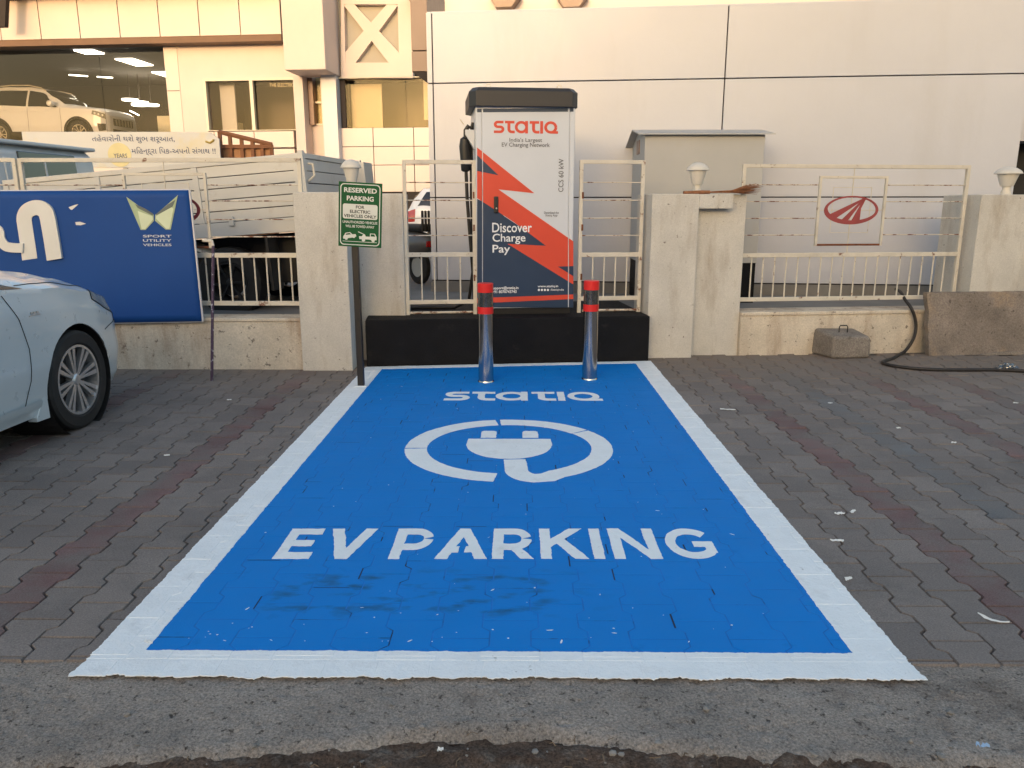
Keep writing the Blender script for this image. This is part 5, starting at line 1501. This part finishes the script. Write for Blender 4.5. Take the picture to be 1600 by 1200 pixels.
# rear cab window with guard bar, side window
def backface(name, y0, y1, za, zb, mat, off): return MB().box(cx0 - off, cx0 - off + .02, y0, y1, za, zb).build(name, mat, tr, bevel=.012)
backface('rear_window', -BW + .42, -.40, z1 - .05, CH - .09, m_carglass, .012)
backface('window_bar', -.80, -.77, z1 - .05, CH - .15, m_truckcab, .02)
for y in (-.30, -.22): backface('cab_rib', y, y + .03, z0, CH - .16, m_truckcab, .012)
for x0, x1 in ((cx0 + .18, cx0 + 1.0),):
    MB().prism([(x0, z1 + .0), (x1 + .42, z1 + .0), (x1 + .08, CH - .10), (x0, CH - .10)], -.085, -.05).build('side_window', m_carglass, tr)
tb('chassis', .1, 5.6, -1.25, -1.1, .52, .66, m_plastic); tb('chassis', .1, 5.6, -.6, -.45, .52, .66, m_plastic)
for wx in (.95, 5.15):
    for yy in (-.16, -BW + .16): wheel(tr, wx, yy, .36, .20, .2, 1 if yy > -.5 else -1, 6, m_plastic)
tb('underbody', .3, 5.4, -1.45, -.38, .30, z0 - .01, m_plastic, .02)  # oversized dark box, added to stand in for the deep shade under the truck
tb('mud_guard', .45, .48, -.28, -.04, .25, .8, m_plastic); tb('rear_under_rail', .0, .06, -1.6, -.1, .55, .62, m_fence)
MB().prism([(1.42, z0 - .03), (1.46, z0 - .03), (1.05, z0 - .20), (.98, z0 - .20)], -.40, -.05).build('side_step_stay', m_fence, tr)
# flank oval emblem on the drop side hidden mostly by the banner is part of the fence

# ================================================================ blue banner in front of the left fence
m_banner = M('banner_blue', (.010, .060, .25), .55, spec=.18, var=.06, vscale=2, bump=.2, bscale=20)
m_bprint = M('banner_print_cream', (.66, .65, .63), .5, var=.04)
m_bgreen = M('banner_logo_green', (.33, .42, .26), .4, var=.15, vscale=10)
m_bpale = M('banner_logo_pale', (.55, .62, .45), .4, var=.1)
m_bgrey = M('banner_logo_shadow', (.09, .12, .12), .4, var=.1)
m_bletters = M('banner_print_white', (.55, .60, .66), .5, var=0)
DB = -.05
ban = thing('blue_banner', 'large blue banner with cream lettering hung on the left fence', 'banner', FA, (FA.sz(200, 500, DB)[0], DB, FA.sz(200, 505, DB)[1]))
def BP(x, y, d=DB): return FA.sz(x, y, d)
ox0 = -260
corners = [BP(ox0, 300), BP(295, 297), BP(316, 502), BP(ox0, 512)]
mb = MB(); nx, nz = 60, 18
for j in range(nz + 1):
    for i in range(nx + 1):
        a, b_ = i / nx, j / nz
        l_ = [corners[0][k] * (1 - b_) + corners[3][k] * b_ for k in (0, 1)]; r_ = [corners[1][k] * (1 - b_) + corners[2][k] * b_ for k in (0, 1)]
        p = [l_[k] * (1 - a) + r_[k] * a for k in (0, 1)]
        d = DB + .0012 * n2(p[0], p[1], 2.2, 3)
        mb.v.append((p[0], d, p[1]))
for j in range(nz):
    for i in range(nx):
        q = j * (nx + 1) + i; mb.f.append((q, q + nx + 1, q + nx + 2, q + 1)); mb.m.append(0)
bo = mb.build('sheet', m_banner, ban, smooth='full')
so = bo.modifiers.new('thick', 'SOLIDIFY'); so.thickness = .003
fr_ = MB()
for p, q in ((corners[0], corners[1]), (corners[1], corners[2]), (corners[2], corners[3])):
    MB().tube([(p[0], DB + .014, p[1]), (q[0], DB + .014, q[1])], .011, 6).build('frame_tube', m_acp, ban)
a, b_ = corners[1], corners[2]
MB().prism([(a[0], a[1]), (a[0] + .014, a[1]), (b_[0] + .014, b_[1]), (b_[0], b_[1])], DB - .006, DB + .002).build('hem', m_acp, ban)
def bpoly(polys, name, mat, lift=.0034, fn=lambda x, y: (x / 4, 270 + y / 4)):
    mb = MB()
    for n_, pl in enumerate(polys): mb.prism([BP(*fn(x, y)) for x, y in pl], DB - lift - .0006 * n_, DB + .001)
    return mb.build(name, mat, ban)
def smooth_path(P, n=6):
    out = []
    for i in range(len(P) - 1):
        p0, p1, p2, p3 = P[max(0, i - 1)], P[i], P[i + 1], P[min(len(P) - 1, i + 2)]
        for k in range(n):
            t = k / n
            out.append(tuple(.5 * (2 * p1[c] + (p2[c] - p0[c]) * t + (2 * p0[c] - 5 * p1[c] + 4 * p2[c] - p3[c]) * t * t + (-p0[c] + 3 * p1[c] - 3 * p2[c] + p3[c]) * t ** 3) for c in (0, 1)))
    out.append(P[-1]); return out
arch = [(187, 541), (170, 420), (152, 300)] + [(156, 268), (176, 238), (218, 219), (260, 222), (292, 246), (308, 290), (330, 415), (350, 541)]
bpoly(strip_quads(stroke(arch[:3] + smooth_path(arch[2:9])[1:] + arch[9:], 94)), 'letter', m_bprint)
bpoly(strip_quads(stroke(smooth_path([(-150, 330), (-60, 335), (-5, 362), (10, 420), (50, 462), (150, 470)]), 58)), 'letter', m_bprint, .0042)
for x0 in (-760, -480):
    bpoly(strip_quads(stroke([(x0, 541), (x0 - 30, 210)], 90)) + strip_quads(stroke(smooth_path([(x0 - 20, 300), (x0 + 60, 250), (x0 + 130, 330), (x0 + 80, 430)]), 58)), 'letter', m_bprint, .0042)
bpoly([[(790, 150), (880, 357), (910, 357), (962, 300), (960, 262), (880, 215)]], 'wing_logo', m_bgreen, .0034)
bpoly([[(862, 238), (955, 272), (957, 292), (908, 352), (886, 352)]], 'wing_logo', m_bpale, .0040)
bpoly([[(845, 195), (862, 220), (955, 268), (958, 256), (905, 222)]], 'wing_logo', m_bgrey, .0046)
bpoly([[(1112, 140), (1067, 355), (1037, 355), (970, 300), (972, 262), (1050, 196)]], 'wing_logo', m_bgreen, .0034)
bpoly([[(1072, 215), (1085, 225), (1060, 350), (1040, 350), (975, 285), (978, 270)]], 'wing_logo', m_bpale, .0040)
bpoly([[(1098, 168), (1080, 212), (978, 266), (976, 258), (1050, 198)]], 'wing_logo', m_bgrey, .0046)
for t, y0, y1 in (('SPORT', 388, 404), ('UTILITY', 415, 431), ('VEHICLES', 443, 458)):
    text_on('lettering', t, (895 / 4, 270 + y0 / 4, 1073 / 4, 270 + y1 / 4), m_bletters, ban, FA, DB, .004, .014)
for pl in ([(430, 215), (470, 200), (490, 196), (478, 208), (450, 232), (440, 228)], [(472, 308), (500, 306), (538, 318), (505, 328), (476, 326)]):
    bpoly([pl], 'torn_patch', m_bprint, .0034)

# patterned pole tied to the fence
m_pole = M('patterned_pole', (.05, .022, .055), .6, var=.2, vscale=10, stain=((.42, .4, .46), 26, .58, .62))
a = on_ground(331, 595)
pole = thing('patterned_pole', 'thin purple speckled pole leaning on the left fence beside the banner', 'pole', W, tuple(a))
tp = on_y(333, 384, a.y + .30)
MB().tube([(a.x, a.y, .0), (a.x + (tp.x - a.x) * .5, a.y + .15, tp.z * .5), (tp.x, tp.y, tp.z)], .0125, 10).build('shaft', m_pole, pole, smooth=True)
MB().tube([(tp.x, tp.y, tp.z - .003), (tp.x - .01, tp.y + .01, tp.z + .04), (tp.x - .09, tp.y + .01, tp.z + .045)], .014, 8).build('hook', m_fence, pole, smooth=True)

# ================================================================ long white notice board in the yard
Yb = 12.0
FN = Frame(0, Yb, 0.02)
m_board = M('notice_board_white', (.56, .56, .55), .5, var=.03, stain=((.62, .52, .24), 1.1, .55, .75))
m_bink = M('notice_ink', (.05, .075, .16), .6, var=0)
b0, b1 = FN.sz(36, 225)[0], FN.sz(343, 225)[0]
zt_, zb_2 = FN.sz(200, 206)[1], FN.sz(200, 262)[1]
nb = thing('notice_board', 'long white board with dark blue lettering above the truck', 'signboard', FN, ((b0 + b1) / 2, 0, YARD))
MB().prism([(b0, zb_2), (b1, zb_2), (b1, zt_ - .10), (b1 - .13, zt_), (b0, zt_)], 0, .03).build('panel', m_board, nb, bevel=.004)
for s in (b0 + .3, (b0 + b1) / 2, b1 - .3): MB().box(s - .03, s + .03, .035, .08, YARD - .004, zt_ - .15).build('leg', m_fence, nb)
gl1 = text_on('lettering', '\u0AA4\u0AB9\u0AC7\u0AB5\u0ABE\u0AB0\u0ACB\u0AA8\u0AC0 \u0AA5\u0AB6\u0AC7 \u0AB6\u0AC1\u0AAD \u0AB6\u0AB0\u0AC2\u0A86\u0AA4,', (144, 210.5, 273, 224), m_bink, nb, FN, 0, .004, .006)
gl2 = text_on('lettering', '\u0AAE\u0ABF\u0AB9\u0AA8\u0ACD\u0AA6\u0ACD\u0AB0\u0ABE \u0ABF\u0AAA\u0A95-\u0A85\u0AAA\u0AA8\u0ACB \u0AB8\u0A82\u0A97\u0ABE\u0AA5 !!', (206, 229.5, 337, 243), m_bink, nb, FN, 0, .004, .006)
gl1['kind'] = gl2['kind'] = 'stuff'
s, z = FN.sz(187, 242)
MB().lathe([(0, -.006), (.17, -.006), (.17, .001), (0, .001)], (s, 0, z), 28, 'y').build('round_seal', M('seal_gold', (.62, .55, .30), .5, var=.1), nb)
text_on('lettering', 'YEARS', (178, 240, 199, 247), m_bink, nb, FN, 0, .008, .01)
s, z = FN.sz(328, 221)
MB().tube([(s - .06, -.004, z), (s, -.008, z - .02), (s + .05, -.006, z + .01), (s + .06, -.004, z + .03)], .016, 6).build('gold_mark', M('gold_mark', (.4, .3, .08), .4), nb)

# rust brown rack beside the board
m_rack = M('rack_rust', (.20, .085, .04), .8, var=.25, vscale=8)
FK = Frame(0, 12.2, .02)
rk = thing('metal_rack', 'rust brown railing with a sloping top beside the white board', 'rack', FK, (FK.sz(383, 250)[0], 0, YARD))
def KP(x, y): s, z = FK.sz(x, y); return s, z
p0, p1 = KP(342, 206), KP(425, 226)
MB().tube([(p0[0], 0, p0[1]), (p1[0], 0, p1[1])], .032, 8).build('top_rail', m_rack, rk)
for x, yt in ((343, 206), (359, 211), (377, 215), (394, 219), (409, 223), (424, 226)):
    s, z = KP(x, yt); MB().box(s - .025, s + .025, -.02, .02, YARD - .003, z).build('upright', m_rack, rk)
for y in (229, 250):
    z = KP(383, y)[1]; MB().box(p0[0], p1[0], -.03, -.021, z - .025, z + .025).build('rail', m_rack, rk)
MB().box(p0[0], p1[0], .03, .05, YARD, KP(383, 231)[1]).build('back_sheet', M('rack_sheet', (.33, .17, .085), .8, var=.5, vscale=3), rk)

# ================================================================ things at the foot of the right wall
m_block = M('cast_concrete', (.24, .21, .185), .94, spec=.2, var=.25, vscale=6, bump=1.0, bscale=55, bdist=.012, speck=(75, .3), stain=((.13, .11, .09), 12, .58, .75))
a = on_ground(1305, 561)
FQ = Frame(a.x, a.y, .12)
x0, x1 = FQ.sz(1303, 545)[0], FQ.sz(1362, 545)[0]
h0 = FQ.sz(1330, 520)[1]
blk = thing('concrete_weight', 'small concrete weight block with a wire handle by the wall', 'block', FQ, ((x0 + x1) / 2, .12, 0))
mb = MB(); dpt = .34
b_ = .03
vs = [(x0, 0, .0), (x1, 0, .0), (x1 + .0, dpt, .0), (x0 - .07, dpt, .0), (x0 - .005, .012, h0 - .035), (x1 - .008, .010, h0 - .045), (x1 - .03, dpt - .03, h0 + .0), (x0 - .06, dpt - .03, h0 + .01)]
mb.faces(vs, [(0, 3, 2, 1), (4, 5, 6, 7), (0, 1, 5, 4), (1, 2, 6, 5), (2, 3, 7, 6), (3, 0, 4, 7)])
bo = mb.build('body', m_block, blk, bevel=.03, segs=3)
cm = (x0 + x1) / 2 - .03
MB().tube([(cm - .045, .15, h0 - .04), (cm - .045, .15, h0 + .035), (cm - .035, .15, h0 + .05), (cm + .03, .15, h0 + .05), (cm + .042, .15, h0 + .035), (cm + .042, .15, h0 - .04)], .006, 8).build('wire_handle', m_blackmetal, blk, smooth=True)
# leaning slab
m_slab = M('rough_stone_slab', (.235, .195, .165), .94, spec=.2, var=.28, vscale=3, bump=1.0, bscale=45, bdist=.012, speck=(70, .25), stain=((.11, .09, .075), 20, .60, .67), stain2=((.34, .25, .17), 2.0, .55, .7))
a = on_ground(1457, 556)
FL = Frame(a.x, a.y, .09)
w0, w1 = FL.sz(1456, 520)[0], FL.sz(1456, 520)[0] + 1.45
hS_ = FL.sz(1530, 457, .12)[1]
sl = thing('stone_slab', 'rough brown stone slab leaning against the pillar at the right edge', 'slab', FL, ((w0 + w1) / 2, 0, 0))
mb = MB(); nx, nz = 60, 24
lean = .14
for k, dd in ((0, 0.0), (1, .07)):
    for j in range(nz + 1):
        for i in range(nx + 1):
            u, v = i / nx, j / nz
            x = w0 + (w1 - w0) * u + (.03 * n2(v, 1.7, 6) if i in (0, nx) else 0) - .018 * (1 - v) * 0
            z = hS_ * v + (.016 * n2(u * 3, 5.5, 4) if j in (nz,) else 0)
            d = lean * v + dd + (.006 * n2(x, z, 7, 2) + .004 * n2(x, z, 22, 6)) * (1 - k)
            mb.v.append((x, d, max(z, 0.001)))
N1 = (nx + 1) * (nz + 1)
for j in range(nz):
    for i in range(nx):
        q = j * (nx + 1) + i
        mb.f.append((q, q + 1, q + nx + 2, q + nx + 1)); mb.m.append(0)
        mb.f.append((q + N1, q + nx + 1 + N1, q + nx + 2 + N1, q + 1 + N1)); mb.m.append(0)
edge = [i for i in range(nx + 1)] + [(j) * (nx + 1) + nx for j in range(1, nz + 1)] + [nz * (nx + 1) + i for i in range(nx - 1, -1, -1)] + [j * (nx + 1) for j in range(nz - 1, 0, -1)]
for a_, b_ in zip(edge, edge[1:] + edge[:1]): mb.f.append((a_, a_ + N1, b_ + N1, b_)); mb.m.append(0)
mb.build('slab', m_slab, sl, smooth=True)
MB().prism([(w0 + .52, .0), (w1, .0), (w1, .035), (w0 + .75, .03), (w0 + .55, .012)], -.012, .01).build('broken_foot', m_block, sl)
# black hose out of the fence, along the ground
m_hose = M('hose_rubber', (.02, .016, .015), .6, var=.2, stain=((.08, .07, .06), 10, .58, .8))
def HP(x, y, d): s, z = FB.sz(x, y, d); return tuple(FB.world(s, d, z))
pts = [HP(1400, 452, .62), HP(1408, 457, .42), HP(1414, 468, .27), HP(1424, 482, .165), HP(1430, 498, .15), HP(1431, 515, .14), HP(1426, 532, .10)]
def GP(x, y): p = on_ground(x, y); return (p.x, p.y, .016)
pts += [GP(1412, 553), GP(1395, 562), GP(1381, 567), GP(1380, 570), GP(1395, 574), GP(1430, 578.5), GP(1475, 580.5), GP(1530, 580.5), GP(1575, 581), GP(1640, 585)]
P3 = []
for i in range(len(pts) - 1):
    p0, p1, p2, p3 = (Vector(pts[max(0, min(len(pts) - 1, k))]) for k in (i - 1, i, i + 1, i + 2))
    for k in range(5):
        t = k / 5
        P3.append(.5 * (2 * p1 + (p2 - p0) * t + (2 * p0 - 5 * p1 + 4 * p2 - p3) * t * t + (-p0 + 3 * p1 - 3 * p2 + p3) * t ** 3))
P3.append(Vector(pts[-1]))
for p in P3: p.z = max(p.z, .0155)
props(MB().tube(P3, .0155, 10).build('hose', m_hose, smooth=True), 'black hose curling down from the right fence on to the pavers', 'hose')
# clear plastic bag by the hose
m_bag = glass_mat('clear_plastic', (.86, .86, .86), .35, .15)
c = on_ground(1574, 579)
bm = bmesh.new(); bmesh.ops.create_icosphere(bm, subdivisions=4, radius=1)
mb = MB()
for v in bm.verts:
    k = 1 + .55 * mnoise.noise(v.co * 2.3) + .3 * mnoise.noise(v.co * 6)
    mb.v.append((c.x + v.co.x * .075 * k, c.y + v.co.y * .06 * k, max(.003, .026 + v.co.z * .035 * k)))
mb.f = [tuple(v.index for v in f.verts) for f in bm.faces]; mb.m = [0] * len(mb.f); bm.free()
props(mb.build('plastic_bag', m_bag, origin=(c.x, c.y, 0)), 'crumpled clear plastic bag lying by the hose', 'bag')

# ================================================================ litter on the pavers
m_paper = M('paper_scrap', (.7, .7, .68), .7, var=.08)
m_wrap = M('blue_wrapper', (.30, .42, .58), .4, var=.2)
labels = {(1137, 640): 'long white paper scrap near the bay, right of its far corner', (1312, 803): 'white torn paper scrap in the middle right pavers, left of its twin',
          (1333, 800): 'white torn paper scrap in the middle right pavers, right of its twin', (1552, 966): 'curved white strip near the right edge in the foreground',
          (1308, 845): 'small white scrap below the pair of torn scraps', (1535, 1166): 'pale blue wrapper in the bottom right corner', (358, 625): 'white scrap on a red paver far left near the wall',
          (261, 712): 'white scrap on a red paver at left', (1297, 630): 'tiny white scrap on the far right pavers', (1587, 630): 'white scrap by the right edge of the far pavers', (1490, 692): 'white scrap on the right pavers, middle distance',
          (1325, 905): 'tiny white chip near the right border of the bay', (688, 1172): 'grey paper scrap in the soil at the bottom edge', (1404, 669): 'small white scrap on the pavers, in front of the leaning slab', (232, 1004): 'tiny white chip left of the bay corner'}
for (px, py), lb in labels.items():
    rr = random.Random(px)
    z = .004 if py < 1066 else (.006 if py < 1150 else -.010)
    p = on_ground(px, py, z)
    ln = {1137: .11, 1312: .05, 1333: .05, 1552: .10, 1308: .06, 1535: .035, 688: .018}.get(px, .035); wd = {1137: .02, 1552: .010, 1535: .025, 688: .010}.get(px, .016)
    an = {1137: -.15, 1552: -.7, 1308: -.1, 1333: .7}.get(px, rr.uniform(-.5, .5))
    mb = MB(); n = 8
    for i in range(n + 1):
        t = i / n - .5; cv = .022 * (1 - 4 * t * t) if px == 1552 else .004 * rr.uniform(-1, 1)
        ww = wd * (1 - (2 * t) ** 4 * .7) * rr.uniform(.7, 1)
        for s_ in (-1, 1):
            x, y = t * ln, -cv + s_ * ww / 2
            mb.v.append((p.x + x * math.cos(an) - y * math.sin(an), p.y + x * math.sin(an) + y * math.cos(an), z + .004 * rr.random() + .004 * (1 if s_ > 0 else 0)))
    for i in range(n): mb.f.append((2 * i, 2 * i + 2, 2 * i + 3, 2 * i + 1)); mb.m.append(0)
    o = mb.build('litter_scrap', m_wrap if px == 1535 else m_paper, origin=(p.x, p.y, z))
    so = o.modifiers.new('thick', 'SOLIDIFY'); so.thickness = .001
    props(o, lb, 'litter', 'paper scraps on the ground')
